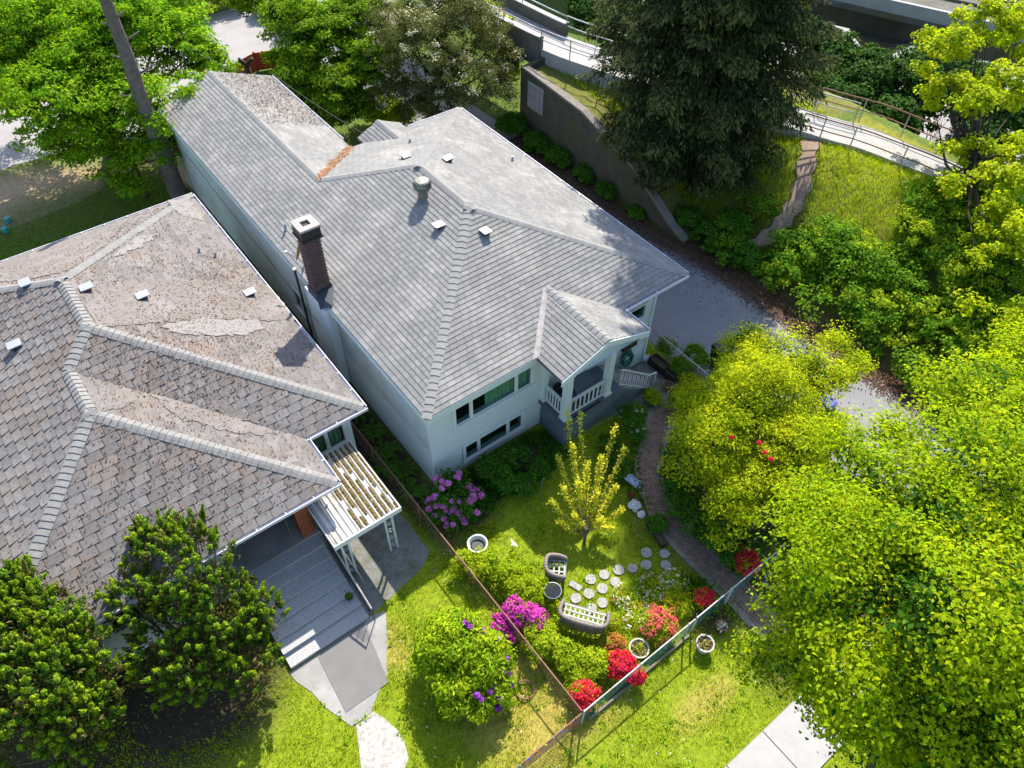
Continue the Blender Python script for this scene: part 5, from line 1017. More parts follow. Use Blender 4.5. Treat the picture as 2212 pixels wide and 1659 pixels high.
for (x, y, r) in ((18.3, 3.8, .9), (18.4, 5.3, .7), (17.2, 7.6, .35), (17.1, 9.8, .5), (17.15, 11.6, .55), (17.0, 13.6, .7), (16.9, 15.3, .8), (16.8, 17.4, 1.0), (18.6, 1.8, .9), (19.6, 3.4, .9)):
    c = np.array([x, y, hz(x, y)+r*.45]); shrub('wild_shrub', 'wild green shrub growing at the foot of the retaining wall', [(c, np.array([r*.8, r, r*.7]))], int(50*r+14), .28, 60, .15, .6, 'lf_deep', 'wild shrubs along the retaining wall')
for k, (px_, py_, z, r) in enumerate(((1790, 130, 2.6, 1.7), (1870, 170, 2.4, 1.8), (1950, 190, 2.4, 1.8), (2040, 230, 2.2, 1.7), (1760, 210, 2.2, 1.4), (1830, 230, 1.8, 1.3), (1930, 260, 1.8, 1.2), (1700, 90, 3, 2), (2010, 150, 2.8, 1.7), (2090, 190, 2.4, 1.6), (2160, 270, 2.2, 1.6), (2110, 310, 1.8, 1.2), (1280, 20, 4.5, 1.6), (1340, 60, 4.2, 1.6), (1420, 60, 4, 1.6))):
    el = [E(px_, py_, z, r)]; shrub('hedge_tree', 'dense dark green hedge tree beyond the curved walkway', el, 120, .5, 62, .2, .7, 'lf_dark', 'hedge trees beyond the walkway', stems=4, lo=.6)
for k, (px_, py_, z, r) in enumerate(((810, 235, 1.0, 1.1), (850, 250, .8, .9), (500, -10, .8, 1.0), (440, 5, .8, 1.0), (580, 0, .8, 1.2), (640, 20, 1.2, 1.2), (380, -20, 1, 1.2))):
    el = [E(px_, py_, z, r)]; shrub('hedge_shrub', ('bright green shrub at the far edge of the parking lot' if k > 1 else 'green shrub filling the corner behind the rear roof valley'), el, 60, .45, 50, .22, .6, 'lf_bramble2', ('shrubs beyond the parking lot' if k > 1 else 'shrubs behind the rear valley'), stems=3)
# --- grass
def blades(name, label, n, fx, h, wd, m, dens=None, lean=.5):
    q = rng.random((n, 2)); x, y = fx(q)
    if dens is not None: k = rng.random(n) < dens(x, y); x, y = x[k], y[k]
    n = len(x); b = np.stack([x, y, hgt(x, y)], -1); hh = h*rng.uniform(.5, 1.3, n)[:, None]; a = rng.uniform(0, 6.28, n); sd = np.stack([np.cos(a), np.sin(a), 0*a], -1)*wd/2; tp_ = b+np.concatenate([rng.normal(0, lean, (n, 2)), np.ones((n, 1))], 1)*hh
    V = np.stack([b-sd, b+sd, tp_], 1).reshape(-1, 3); o = npmesh(name, V, np.arange(3*n).reshape(n, 3), m, kind='stuff'); o['label'] = label; o['category'] = 'grass'; return o
bedc = [(8.3, -6.2, 3., 2.8), (.6, -.9, 1., 1.2), (2.9, -.8, 2.2, .7), (-9.5, -1.5, 2.0, 1.6)]
paved = [[(-7.2, -2.6), (-7.1, -3.2), (-6.5, -5), (-6.3, -5.2), (-5.7, -5.2), (-4.7, -4.6), (-3.7, -2.8)], [(-4.4, 2), (-1.5, 2), (-1.4, -1.9), (-1.9, -2.3), (-4.3, -2.8)], [(-6.3, -5.3), (-5.6, -5.2), (-5.3, -6.2), (-5.5, -7.1), (-6.9, -7.4), (-6.6, -6.2)], [(-7, .4), (-4.2, .4), (-4.2, -2.8), (-7, -2.8)], [(4.8, -1.4), (8, -1.4), (11, -1.3), (10.4, -2), (9.3, -2.6), (8.9, -2.1), (7.2, -1.2), (11, .2), (4.8, .2)], pp]
def inpolyv(x, y, poly):
    c = np.zeros(len(x), bool); j = len(poly)-1
    for i in range(len(poly)):
        xi, yi, xj, yj = *poly[i], *poly[j]; c ^= ((yi > y) != (yj > y)) & (x < (xj-xi)*(y-yi)/((yj-yi) if yj != yi else 1e-9)+xi); j = i
    return c
def lawnd(x, y):
    d = np.ones(len(x)); d *= .55+.45*np.sin(x*2.1+np.sin(y*1.7))*np.sin(y*2.3+np.sin(x*1.3))
    for cx, cy, rx, ry in bedc: d = np.where(((x-cx)/rx)**2+((y-cy)/ry)**2 < 1, d*.12, d)
    jx, jy = x+rng.normal(0, .05, len(x)), y+rng.normal(0, .05, len(y))
    for P in paved: d = np.where(inpolyv(jx, jy, P), 0, d)
    d = np.where((y < -12.5) & (y > -14.25), 0, d); d = np.where((x > 4.9) & (y > -1.2), 0, d); d = np.where((x < .2) & (x > -1.1) & (y > -.2), .3, d); return np.clip(d, 0, 1)
blades('lawn_grass', 'short sunny yellow-green lawn grass in front of both houses', 300000, lambda q: (-14+q[:, 0]*26, -16+q[:, 1]*16), .085, .024, 'gr_lawn', lawnd)
blades('dry_grass', 'dry straw coloured grass blades scattered through the lawn', 60000, lambda q: (-6.5+q[:, 0]*10, -11+q[:, 1]*8), .05, .014, 'gr_dry', lambda x, y: lawnd(x, y)*np.where(((x+1.6)/2.4)**2+((y+8)/2)**2 < 1, 1, .22))
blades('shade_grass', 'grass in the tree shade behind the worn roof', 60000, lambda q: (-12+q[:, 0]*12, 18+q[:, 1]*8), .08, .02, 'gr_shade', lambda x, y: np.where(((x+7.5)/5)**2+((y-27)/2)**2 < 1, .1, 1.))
blades('bank_grass', 'long sunny grass on the bank below the curved walkway', 70000, lambda q: (19+q[:, 0]*8.5, -3+q[:, 1]*19.5), .22, .02, 'gr_lawn', lambda x, y: np.where(dpd(x, y) < .42, .04, 1.))
n = 1500; x, y = rng.uniform(-6.8, 11, n), rng.uniform(-12.3, -.6, n); k = rng.random(n) < lawnd(x, y)*(.35+.65*(np.sin(x*1.3+2)*np.sin(y*1.9) > 0)); x, y = x[k], y[k]; m_ = 9
P = np.repeat(np.stack([x, y, 0*x+.05], -1), m_, 0)+rng.normal(0, .07, (len(x)*m_, 3))*(1, 1, .3); P[:, 2] = np.abs(P[:, 2]); o = leafmesh('lawn_weeds', P, rng.normal(0, .5, (len(P), 3))+(0, 0, 1), .09, .5, 'lf_tl', None, kind='stuff'); o['label'] = 'dark green clover and weeds dotted through the lawn'; o['category'] = 'weeds'
n = 420; x, y = rng.uniform(-6, 10, n), rng.uniform(-12, -2, n); k = rng.random(n) < lawnd(x, y); x, y = x[k], y[k]; o = leafmesh('daisies', np.stack([x, y, 0*x+.09], -1), rng.normal(0, .3, (len(x), 3))+(0, 0, 1), .05, 1., 'fl_white', None, kind='stuff'); o['label'] = 'tiny white daisies in the lawn'; o['category'] = 'flowers'
def ground_cover(name, label, n, fx, leaf, m):
    x, y = fx(rng.random((n, 2))); k = ~inpolyv(x, y, pp) & (np.sin(x*2.3+np.sin(y*3))*np.sin(y*2.7+1) > -.45); x, y = x[k], y[k]; z = .03+rng.random(len(x))**1.5*.26*(.5+.5*np.sin(x*3.1)*np.sin(y*2.6))
    o = leafmesh(name, np.stack([x, y, z], -1), rng.normal(0, .6, (len(x), 3))+(0, 0, .9), leaf, .5, m, None, kind='stuff'); o['label'] = label; o['category'] = 'plants'
ground_cover('shade_plants', 'low dark green plants filling the shade along the front wall', 9000, lambda q: (.1+q[:, 0]*4.8, -1.9+q[:, 1]**1.4*1.9), .12, 'lf_deep')
ground_cover('under_planting', 'mixed low plants under the fruit tree along the path', 9000, lambda q: (5.5+q[:, 0]*5.5, -9.2+q[:, 1]*6.5), .11, 'lf_deep')
ground_cover('fence_weeds', 'yellow-green weeds along the rusty dividing fence', 6000, lambda q: (-1.0+q[:, 0]*1.9, -9.2+q[:, 1]*7), .09, 'lf_garden')
# --- litter
def bits(name, label, P, N, size, m, cat='debris'):
    o = leafmesh(name, P, N, size, .6, m, None, kind='stuff'); o['label'] = label; o['category'] = cat; return o
n = 30000; y = rng.uniform(-12, 17, n); x = np.interp(y, [-12, -9, -4, 1, 6, 12, 17], [17.9, 17.8, 17.4, 17.5, 17.0, 16.7, 16.9])+np.where(y > 4.6, -.25, -.05)+rng.normal(0, .38, n); x = np.where(rng.random(n) < .05, x-rng.exponential(1.1, n), x); bits('leaf_litter', 'rust brown leaf litter along the edge of the lane', np.stack([x, y, hgt(x, y)+.025+rng.random(n)*.03], -1), rng.normal(0, .35, (n, 3))+(0, 0, 1), .075, 'litter')
def roofbits(n, fz, region, nrm, size, m, name, label, seam=None):
    P = region(n); z = np.array([fz(a, b) for a, b in P]); bits(name, label, np.stack([P[:, 0], P[:, 1], z+.045], -1), rng.normal(0, .35, (len(P), 3))+nrm, size, m)
def regA(n):
    c = np.stack([rng.uniform(-13.2, -1.3, 60), rng.uniform(.4, 16.5, 60)], -1); w_ = np.exp(-((c[:, 0]+3.2)/3.2)**2)+.35; k = rng.choice(60, n, p=w_/w_.sum()); P = c[k]+rng.normal(0, 1.1, (n, 2)); ok = (P[:, 0] > -13.2) & (P[:, 0] < -1.2) & (P[:, 1] < 17) & (P[:, 1] > np.where(P[:, 0] > -3.3, 2.3, .2)); return P[ok]
roofbits(11000, roofzA, regA, (.25, 0, 1), .06, 'needle', 'roof_debris', 'reddish needles and cones littering the worn roof')
t_ = rng.random(900)**.9; P = np.stack([Xp[0]+(Np[0]-Xp[0])*t_, Xp[1]+(Np[1]-Xp[1])*t_], -1)+rng.normal(0, .09, (900, 2)); z = np.array([roofzB(a, b) for a, b in P]); M['orange_needle'] = mat('orange needles', (.50, .25, .11), (.42, .24, .14), scale=8, rough=.95, island=.3); bits('valley_debris', 'orange needle drift lying in the rear roof valley', np.stack([P[:, 0], P[:, 1], z+.05], -1), rng.normal(0, .3, (900, 3))+(0, 0, 1), .09, 'orange_needle')
n = 2600; P = np.stack([WD/2+rng.random(n)**.8*WD/2, rng.uniform(17.6, 23.4, n)], -1); z = np.array([ZE+S_*min(a, WD-a) for a, b in P]); bits('wing_debris', 'brown leaf debris on the shaded slope of the rear wing', np.stack([P[:, 0], P[:, 1], z+.05], -1), rng.normal(0, .3, (n, 3))+(.3, 0, 1), .065, 'litter')
n = 700; y = rng.uniform(.5, 6, n); x = rng.uniform(2, 10, n); k = (x > y+.4) & (x < W_-y-.4) & ~((x > GX0) & (x < GX1) & (y < GH)); x, y = x[k], y[k]; y = np.floor(y*math.sqrt(1+S_*S_)/.185)*.185/math.sqrt(1+S_*S_)-.01; k = rng.random(len(x)) < np.where((abs(x-5.2) < 2.2), .45, .08); x, y = x[k], y[k]; bits('needle_debris', 'orange needles caught along the shingle courses of grey roof', np.stack([x, y, ZE+S_*y+.03], -1), rng.normal(0, .3, (len(x), 3))+(0, -.3, 1), .05, 'orange_needle')
n = 9000; k = rng.integers(0, 13, n); x = CX0+.03+(CX1-CX0-.06)*(k+rng.normal(0, .085, n))/12+.0; y = rng.uniform(CY0+.08, CY1-.1, n); ok = (x > CX0+.95) & (x < CX1-.03) & (np.sin(y*5+k*2.3)+np.sin(y*2.1+k) > -1.35); x, y = x[ok], y[ok]; M['moss'] = mat('moss debris', (.27, .17, .06), (.20, .16, .03), scale=5, rough=1, island=.4, hue=.03); bits('canopy_debris', 'brown moss and needles lying in the canopy corrugations', np.stack([x, y, 2.37+.03*(y-CY0)+rng.random(len(x))*.02], -1), rng.normal(0, .3, (len(x), 3))+(0, 0, 1), .075, 'moss')
# ------------------------------------------------------------------ fences
def chain_link(name, label, p, q, h, wire, rail, posts, cat='fence', group=None, gap=.1, r=.002, toprail=True, skip=None):
    p, q = np.array(p, float), np.array(q, float); L0 = np.linalg.norm(q-p); d = (q-p)/L0; t = thing(name, (*p, 0), label, cat, group)
    W3 = lambda s_, z: (p[0]+d[0]*s_, p[1]+d[1]*s_, z)
    for s_ in posts: MB().tube([W3(s_, -.05), W3(s_, h+.06)], .03, 8).build('post', rail, t)
    if toprail: MB().tube([W3(0, h), W3(L0*.5, h+.004), W3(L0, h)], .024, 8).build('top_rail', rail, t)
    b = MB(); k = -h
    while k < L0:
        for sg in (1, -1):
            s0, s1 = (k, k+h) if sg > 0 else (k+h, k); z0, z1_ = .03, h
            # clip to the fence length
            def cl(s_): return min(max(s_, 0), L0)
            f0, f1 = (cl(s0)-s0)/(s1-s0), (cl(s1)-s0)/(s1-s0)
            if abs(f1-f0) > .02: b.tube([W3(cl(s0), z0+(z1_-z0)*f0), W3(cl(s1), z0+(z1_-z0)*f1)], r, 3, caps=False)
        k += gap
    b.build('wire_mesh', wire, t); return t
FH = 1.05; fc = at(1259, 1532, FH); fR = at(1672, 1203, FH); FY = (fc[1]+fR[1])/2; print('fence', fc, fR); fx0 = fc[0]; fx1 = fR[0]
gx0, gx1 = at(1505, 1340, FH)[0], at(1588, 1275, FH)[0]
chain_link('chain_link_fence', 'green chain-link front fence in front of the flower garden', (fx0, FY), (gx0, FY), FH, 'greenwire', 'rail', [0, 2.2, 4.2])
chain_link('garden_gate', 'green chain-link gate across the brick path', (gx0+.06, FY), (gx1-.04, FY), FH, 'greenwire', 'rail', [0.02, gx1-gx0-.12], cat='gate')
chain_link('chain_link_fence', 'short green chain-link fence right of the path gate', (gx1+.02, FY), (fx1+.6, FY), FH, 'greenwire', 'rail', [0, fx1-gx1+.5])
MB().lathe((gx1, FY, FH), [(.05, 0), (.06, .04), (.0, .1)], 10)
chain_link('chain_link_fence', 'rusty wire fence dividing the two front yards', (fx0-.05, FY+.05), (-1.15, 6.0), FH, 'rustwire', 'rust', [2.6, 5.4, 8.4, 11.5, 14.5], r=.0018)
chain_link('chain_link_fence', 'rusty dark chain-link fence on the street side of plain lawn', (-14, FY-.02), (fx0-.1, FY), FH, 'rustwire', 'rust', [12.7, 10.2, 7.4], r=.0045, gap=.08)
ft = thing('fence_footing', (fx0+2.5, FY-.02, 0), 'low pale board along the foot of green fence', 'board'); MB().box((fx0+.25, FY-.1, -.02), (gx0-.1, FY-.04, .13)).build('board', 'edging', ft)
chain_link('chain_link_fence', 'low dark wire fence between garden landing and lane', (11.3, 1.0), (11.25, -3.6), 1.0, 'rail', 'rail', [0, 1.5, 3.0, 4.5], r=.0025)
sl = thing('string_lights', (-3.4, FY, FH), 'string of small coloured bulbs along the dark fence rail', 'lights'); MB().tube([(-9+k*.25, FY-.03, FH+.01-.02*(k % 2)) for k in range(32)], .006, 4).build('cable', 'black', sl)
cb = {n: mat('bulb '+n, c, rough=.25, kal=1) for n, c in (('blue', (.02, .08, .6)), ('red', (.55, .03, .02)), ('yellow', (.6, .4, .03)), ('green', (.02, .3, .1)))}
for k in range(26): x = -8.8+k*.29; MB().lathe((x, FY-.04, FH-.03), [(.012, 0), (.03, .03), (.028, .06), (.01, .085)], 8).build('bulb', cb[['blue', 'red', 'yellow', 'green'][k % 4]], sl, smooth=True)
# ------------------------------------------------------------------ wicker seats and table
def seat(label, c, rz, w_, name):
    t = thing(name, (0, 0, 0), label, 'chair' if w_ < 1 else 'sofa'); dp = .62; Hh, Hs = .72, .38; hw = w_/2
    # U-shaped rolled rim: seat faces +Y local, back at -Y
    rim = [(-hw, dp*.5, .52), (-hw-.03, dp*.15, .6), (-hw, -dp*.25, .66), (-hw*.72, -dp*.5, Hh), (0, -dp*.58, Hh+.03), (hw*.72, -dp*.5, Hh), (hw, -dp*.25, .66), (hw+.03, dp*.15, .6), (hw, dp*.5, .52)]
    R_ = smooth_line(rim, 6); MB().tube([tuple(p) for p in R_], .062, 10).build('rolled_arm', 'wicker', t, smooth=True)
    for k in range(0, len(R_), 1):                                   # wrapped cane bands on the roll
        if k % 2 == 0 and 0 < k < len(R_)-1:
            p0, p1 = R_[k]-(R_[k+1]-R_[k-1])*.12, R_[k]+(R_[k+1]-R_[k-1])*.12; MB().tube([tuple(p0), tuple(p1)], .068, 10).build('cane_band', 'wicker', t, smooth=True)
    b = MB()
    for k in range(len(R_)-1):
        p, q = R_[k], R_[k+1]; b.poly([p, q, (q[0]*.94, q[1]*.94, .1), (p[0]*.94, p[1]*.94, .1)])
    b.build('woven_side', 'wicker', t)
    for k in range(0, len(R_), 2): MB().tube([tuple(R_[k]*(1.005, 1.005, 1)), (R_[k][0]*.95, R_[k][1]*.95, .1)], .013, 5).build('stake', 'wicker', t)
    nx_, ny_ = (4 if w_ < 1 else 9), 4
    for k in range(nx_): x = -hw*.84+2*hw*.84*k/(nx_-1); MB().box((x-.026, -dp*.46, Hs), (x+.026, dp*.48, Hs+.012)).build('seat_strap', 'strap', t)
    for k in range(ny_): y = -dp*.4+dp*.84*k/(ny_-1); MB().box((-hw*.93, y-.026, Hs+.013), (hw*.93, y+.026, Hs+.025)).build('seat_strap', 'strap', t)
    MB().tube([(-hw, dp*.5, .5), (-hw*.97, dp*.5, Hs), (hw*.97, dp*.5, Hs), (hw, dp*.5, .5)], .03, 6).build('front_rail', 'wicker', t)
    for sx in (-1, 1):
        for sy in (-.48, .46): MB().tube([(sx*hw*.93, dp*sy, 0), (sx*hw*.95, dp*sy, Hs)], .028, 8).build('leg', 'wicker', t)
    t.location = tuple(c); t.rotation_euler = (0, 0, rz); return t
seat('grey wicker armchair on the shaded lawn', at(1200, 1240), R(-38-95), .68, 'wicker_chair')
seat('grey wicker love seat with pale strap lattice seat', at(1258, 1345), R(-53.8), 1.45, 'wicker_love_seat')
tc = at(1192, 1292); tt = thing('side_table', tc, 'round glass garden side table between the wicker seats', 'table')
MB().lathe(tc+(0, 0, .55), [(.27, 0), (.275, .008), (.27, .016)], 32).build('glass_top', 'table_glass', tt); MB().tube([tc+np.array((.275*math.cos(a), .275*math.sin(a), .552)) for a in np.linspace(0, 6.283, 33)[:-1]], .012, 6, closed=True).build('rim', 'metal', tt)
for k in range(3): a = k*2.094+.5; MB().tube([tc+np.array((.2*math.cos(a), .2*math.sin(a), 0)), tc+np.array((.05*math.cos(a), .05*math.sin(a), .3)), tc+np.array((.2*math.cos(a), .2*math.sin(a), .55))], .012, 6).build('leg', 'black', tt)
# stepping stones
zs = lambda x, y: at((1500+x/4.424)/1.3562, (1550+y/4.424)/1.3562)
pts = [(1020, 655), (1195, 595), (1380, 535), (1560, 515), (1735, 470), (1740, 310), (1975, 325), (1990, 470), (1335, 690), (1170, 775), (995, 840), (825, 900), (1170, 960), (1025, 1035)]
s0 = None
for k, q in enumerate(pts):
    c = zs(*q); r_ = .18
    if s0 is None:
        b = MB(); n = 18; rr = [r_*rng.uniform(.95, 1.05) for _ in range(n)]; b.prism([(c[0]+rr[i]*math.cos(i*2*math.pi/n), c[1]+rr[i]*math.sin(i*2*math.pi/n)) for i in range(n)], -.02, .05); s0 = tag(b.build('stepping_stone', 'stone', loc=c), 'round pale pebbled stepping stone set in the lawn', 'stepping stone', 'stepping stones across the lawn')
    else: o = s0.copy(); col.objects.link(o); o.location = tuple(c); o.rotation_euler = (0, 0, rng.uniform(0, 6)); o.scale = (rng.uniform(.92, 1.06),)*2+(1,)
c = zs(820, 740); tag(MB().obox((c[0], c[1], .02), (.2, .42, .06), R(20)).build('paver', 'stone', loc=c), 'narrow rectangular paver beside the wicker love seat', 'paver')
# ------------------------------------------------------------------ pots and planters
def pot(name, label, c, r, h, m, fill='soil', plant=None, cat='pot', group=None, rimm=None):
    t = thing(name, c, label, cat, group); n = 28
    MB().lathe(c, [(r*.72, 0), (r*.95, h*.8), (r*1.06, h*.86), (r*1.06, h), (r*.9, h), (r*.86, h*.86)], n).build('pot_body', rimm or m, t, smooth=False); MB().lathe(c+(0, 0, h*.84), [(r*.9, 0), (r*.9, .02)], n).build('soil', fill, t)
    if plant: q = c+rng.normal(0, r*.42, (60, 3))*(1, 1, 0)+np.abs(rng.normal(0, .06, (60, 1)))*(0, 0, 1)+(0, 0, h*.9); leafmesh('plant', q, rng.normal(0, .6, (60, 3))+(0, 0, .6), .09, .5, plant, t, kind='stuff')
    return t
pot('plant_pot', 'large white round plant pot on the lawn outside the green fence', at(1518, 1400), .27, .4, 'whitepot', plant='gr_dry')
pot('plant_pot', 'white rimmed round planter ring beside the red azalea', at(1378, 1408), .3, .3, 'whitepot', plant='lf_garden')
pot('plant_pot', 'terracotta pot of pale flowers just outside the garden gate', at(1555, 1357), .17, .25, 'terra', plant='fl_white'); pot('plant_pot', 'terracotta trough pot in front of the gate post', at(1626, 1266), .2, .25, 'terra', plant='lf_deep'); pot('plant_pot', 'dark pot with a blue rim under the maple', at(1662, 1262), .24, .3, 'blue', plant='fl_orange')
pot('basket_pot', 'brown basket pot nearer the brown planter boxes', at(1441, 838), .2, .24, 'tan', group='basket pots on the landing'); pot('basket_pot', 'yellowish basket pot nearer the brick path', at(1454, 852), .17, .24, 'tan', group='basket pots on the landing'); pot('plant_pot', 'green pot on the front steps with a leafy plant', np.array((-4.5, -1.95, .34)), .12, .16, 'black', plant='lf_bramble')
wt_ = thing('round_tub', at(1032, 1188), 'white rimmed round tub chair with dark seat behind shrub', 'tub'); c = at(1032, 1188); MB().lathe(c, [(.22, 0), (.32, .38), (.35, .42), (.35, .46), (.3, .46), (.28, .4), (.22, .2)], 28).build('shell', 'white', wt_); MB().lathe(c+(0, 0, .21), [(.25, 0), (.25, .06), (.2, .1)], 24).build('cushion', 'black', wt_)
c = at(1134, 1492); rr_ = MB().tube([c+np.array((.27*math.cos(a), .27*math.sin(a), .06+.04*math.sin(a*2))) for a in np.linspace(0, 6.283, 33)[:-1]], .028, 6, closed=True).build('rusty_hoop', 'rust', loc=c); tag(rr_, 'rusty iron hoop lying on the dry lawn by the fence', 'hoop')
for k, (y0, lab) in enumerate(((-.1, 'long brown planter box against the house end of landing'), (-1.02, 'short brown planter box beside the basket pots'))):
    ln = (.86, .5)[k]; t = thing('planter_box', (10.72, y0-ln/2, 0), lab, 'planter', 'brown planter boxes'); x0, x1, y1_, y2 = 10.5, 10.92, y0-ln, y0
    for nm, a, b in (('side_panel', (x0, y1_, .03), (x0+.04, y2, .42)), ('side_panel', (x1-.04, y1_, .03), (x1, y2, .42)), ('end_panel', (x0+.041, y1_, .03), (x1-.041, y1_+.04, .42)), ('end_panel', (x0+.041, y2-.04, .03), (x1-.041, y2, .42))): MB().box(a, b).build(nm, 'brown', t)
    MB().box((x0+.045, y1_+.045, .05), (x1-.045, y2-.045, .34)).build('soil', 'soil', t)
c = at(1417, 1158); t = thing('trough_planter', c, 'narrow brown wooden trough planter lying beside the brick path', 'planter'); q = math.atan2(*(at(1432, 1180)-at(1402, 1138))[1::-1])
MB().obox(c+(0, 0, .1), (.95, .24, .18), q).build('trough', 'brown', t); MB().obox(c+(0, 0, .195), (.87, .17, .02), q).build('soil', 'soil', t)
# hose, wall box, tools
hs = thing('garden_hose', (9.3, .05, 0), 'coiled green garden hose hanging on the siding by the stairs', 'hose')
for k in range(8):
    ra = .3+.02*rng.normal(); cz = 1.05+.03*rng.normal(); cy = .08-.025*k; MB().tube([(9.25+ra*.85*math.cos(a)+.02*rng.normal(), cy+.01*math.sin(a*3), cz+ra*1.15*math.sin(a)) for a in np.linspace(0, 6.283, 25)[:-1]], .017, 6, closed=True).build('hose_loop', 'plastic_green', hs, smooth=True)
MB().tube([(9.25, -.1, .72), (9.6, -.35, .25), (9.75, -.5, .06), (9.5, -.8, .05), (9.1, -.7, .05)], .017, 6).build('hose_end', 'plastic_green', hs, smooth=True); MB().box((9.2, -.12, 1.3), (9.3, .12, 1.36)).build('hook', 'black', hs)
wb = thing('wall_box', (9.2, .05, 2.0), 'brown box fixed on the siding above the green hose', 'box'); MB().hexa([(8.85, -.1, 1.72), (9.6, -.1, 1.72), (9.6, .15, 1.72), (8.85, .15, 1.72)], [(8.88, -.06, 2.02), (9.57, -.06, 2.02), (9.57, .15, 2.1), (8.88, .15, 2.1)]).build('body', 'brown', wb); MB().obox((9.22, .0, 2.1), (.82, .32, .03), 0, ('X', .3)).build('lid', 'brown', wb)
rd = thing('red_mower', (8.35, -.2, 0), 'dark red garden machine parked behind the stair railing', 'mower'); c = np.array((8.95, -.35, 0)); rd.location = tuple(c); MB().lathe(c+(0, 0, .16), [(.3, 0), (.34, .1), (.28, .2), (.12, .28)], 18).build('deck', 'red', rd, smooth=True); MB().lathe(c+(0, 0, .44), [(.12, 0), (.13, .1), (.08, .14)], 14).build('engine', 'black', rd)
for sx in (-.26, .26):
    for sy in (-.24, .24): MB().tube([c+(sx, sy-.02, .1), c+(sx, sy+.02, .1)], .1, 12).build('wheel', 'black', rd)
MB().tube([c+(-.2, .2, .3), c+(-.2, .45, .9), c+(.2, .45, .9), c+(.2, .2, .3)], .015, 6).build('handle', 'black', rd)
# things on the porch
t = thing('porch_table', (6.3, -.55, PZ), 'table under a slate blue cloth on the porch', 'table'); MB().box((5.75, -.85, PZ+.74), (6.75, -.2, PZ+.78)).build('cloth_top', 'greywall', t); 
cl = MB()
for k in range(20): a0, a1 = 5.75+k*.05, 5.8+k*.05; y_ = lambda a: -.86-.02*math.sin(a*40); cl.poly([(a0, y_(a0), PZ+.3), (a1, y_(a1), PZ+.3), (a1, -.855, PZ+.78), (a0, -.855, PZ+.78)])
cl.build('cloth_drop', 'greywall', t)
for x in (5.82, 6.68):
    for y in (-.8, -.26): MB().box((x-.025, y-.025, PZ+.013), (x+.025, y+.025, PZ+.74)).build('leg', 'black', t)
t = thing('porch_chair', (5.35, -.45, PZ), 'dark porch chair behind the left balustrade', 'chair'); MB().box((5.15, -.7, PZ+.42), (5.6, -.25, PZ+.46)).build('seat', 'black', t); MB().box((5.15, -.25, PZ+.46), (5.6, -.21, PZ+.95)).build('backrest', 'black', t)
for x in (5.18, 5.57):
    for y in (-.67, -.28): MB().box((x-.02, y-.02, PZ+.013), (x+.02, y+.02, PZ+.42)).build('leg', 'black', t)
t = thing('orange_bucket', (5.6, -.95, PZ), 'small orange bucket behind the porch balusters', 'bucket'); MB().lathe((5.75, -.98, PZ+.013), [(.1, 0), (.13, .26), (.14, .28), (.12, .28), (.1, .05)], 16).build('bucket', 'fl_orange', t)
tag(MB().prism([(5.35, PY-.13), (6.6, PY-.13), (6.6, PY-.05), (5.35, PY-.05)], PZ+.014, PZ+.05).build('door_mat', 'black', loc=(6, PY-.1, PZ)), 'dark mat draped over the porch floor edge', 'mat')
tag(MB().tube([at(1392, 905), at(1385, 862, .9)], .022, 6).build('wooden_stake', 'tan', loc=at(1392, 905)), 'thin tan stake leaning by the porch stairs', 'stake')
# path-side clutter
c = at(1366, 1037, .1); t = tag(MB().obox(c, (.55, .34, .06), R(-75), ('Y', .25)).build('printed_box', mat('printed card', (.75, .75, .8), (.08, .2, .55), scale=9, rough=.4), loc=at(1366, 1040)), 'flat blue and white printed box lying by the path', 'box')
M['bag'] = mat('white plastic bag', (.8, .8, .84), (.6, .6, .68), scale=6, rough=.35)
def crumple(name, label, c, r, m, cat, sq=.6):
    b = MB(); n, k_ = 12, 7
    for i in range(k_):
        ph = math.pi*i/(k_-1)
        for j in range(n): q = r*rng.uniform(.65, 1.15); b.v.append((c[0]+q*math.sin(ph)*math.cos(2*math.pi*j/n), c[1]+q*math.sin(ph)*math.sin(2*math.pi*j/n), c[2]+max(.01, r*sq*.8+q*sq*math.cos(ph))))
    for i in range(k_-1): b.f += [(i*n+j, (i+1)*n+j, (i+1)*n+(j+1) % n, i*n+(j+1) % n) for j in range(n)]
    return tag(b.build(name, m, loc=c), label, cat)
crumple('plastic_bag', 'crumpled white plastic bag on the grass beside the path', at(1370, 1096), .24, 'bag', 'bag'); crumple('plastic_bag', 'small flattened white bag next to the crumpled bag', at(1385, 1112), .16, 'bag', 'bag', .35); crumple('rag', 'dark red bundle beside the crumpled white bag', at(1362, 1072), .12, 'red', 'rag'); crumple('paper_scrap', 'white paper scraps in the dark bed across the path', at(1487, 1135), .1, 'bag', 'scrap'); crumple('white_sack', 'white sack lying by the brown planter boxes', np.array((10.6, .12, .05)), .2, 'bag', 'sack')
M['hook'] = M['rail']; c = at(1168, 1080); tag(MB().tube([c, c+(0, 0, 1.1), c+(.02, 0, 1.25), c+(.1, .03, 1.3), c+(.16, .05, 1.22)], .014, 6).build('garden_hook', 'teal', loc=c), 'slim shepherd hook standing on the shaded lawn', 'hook')
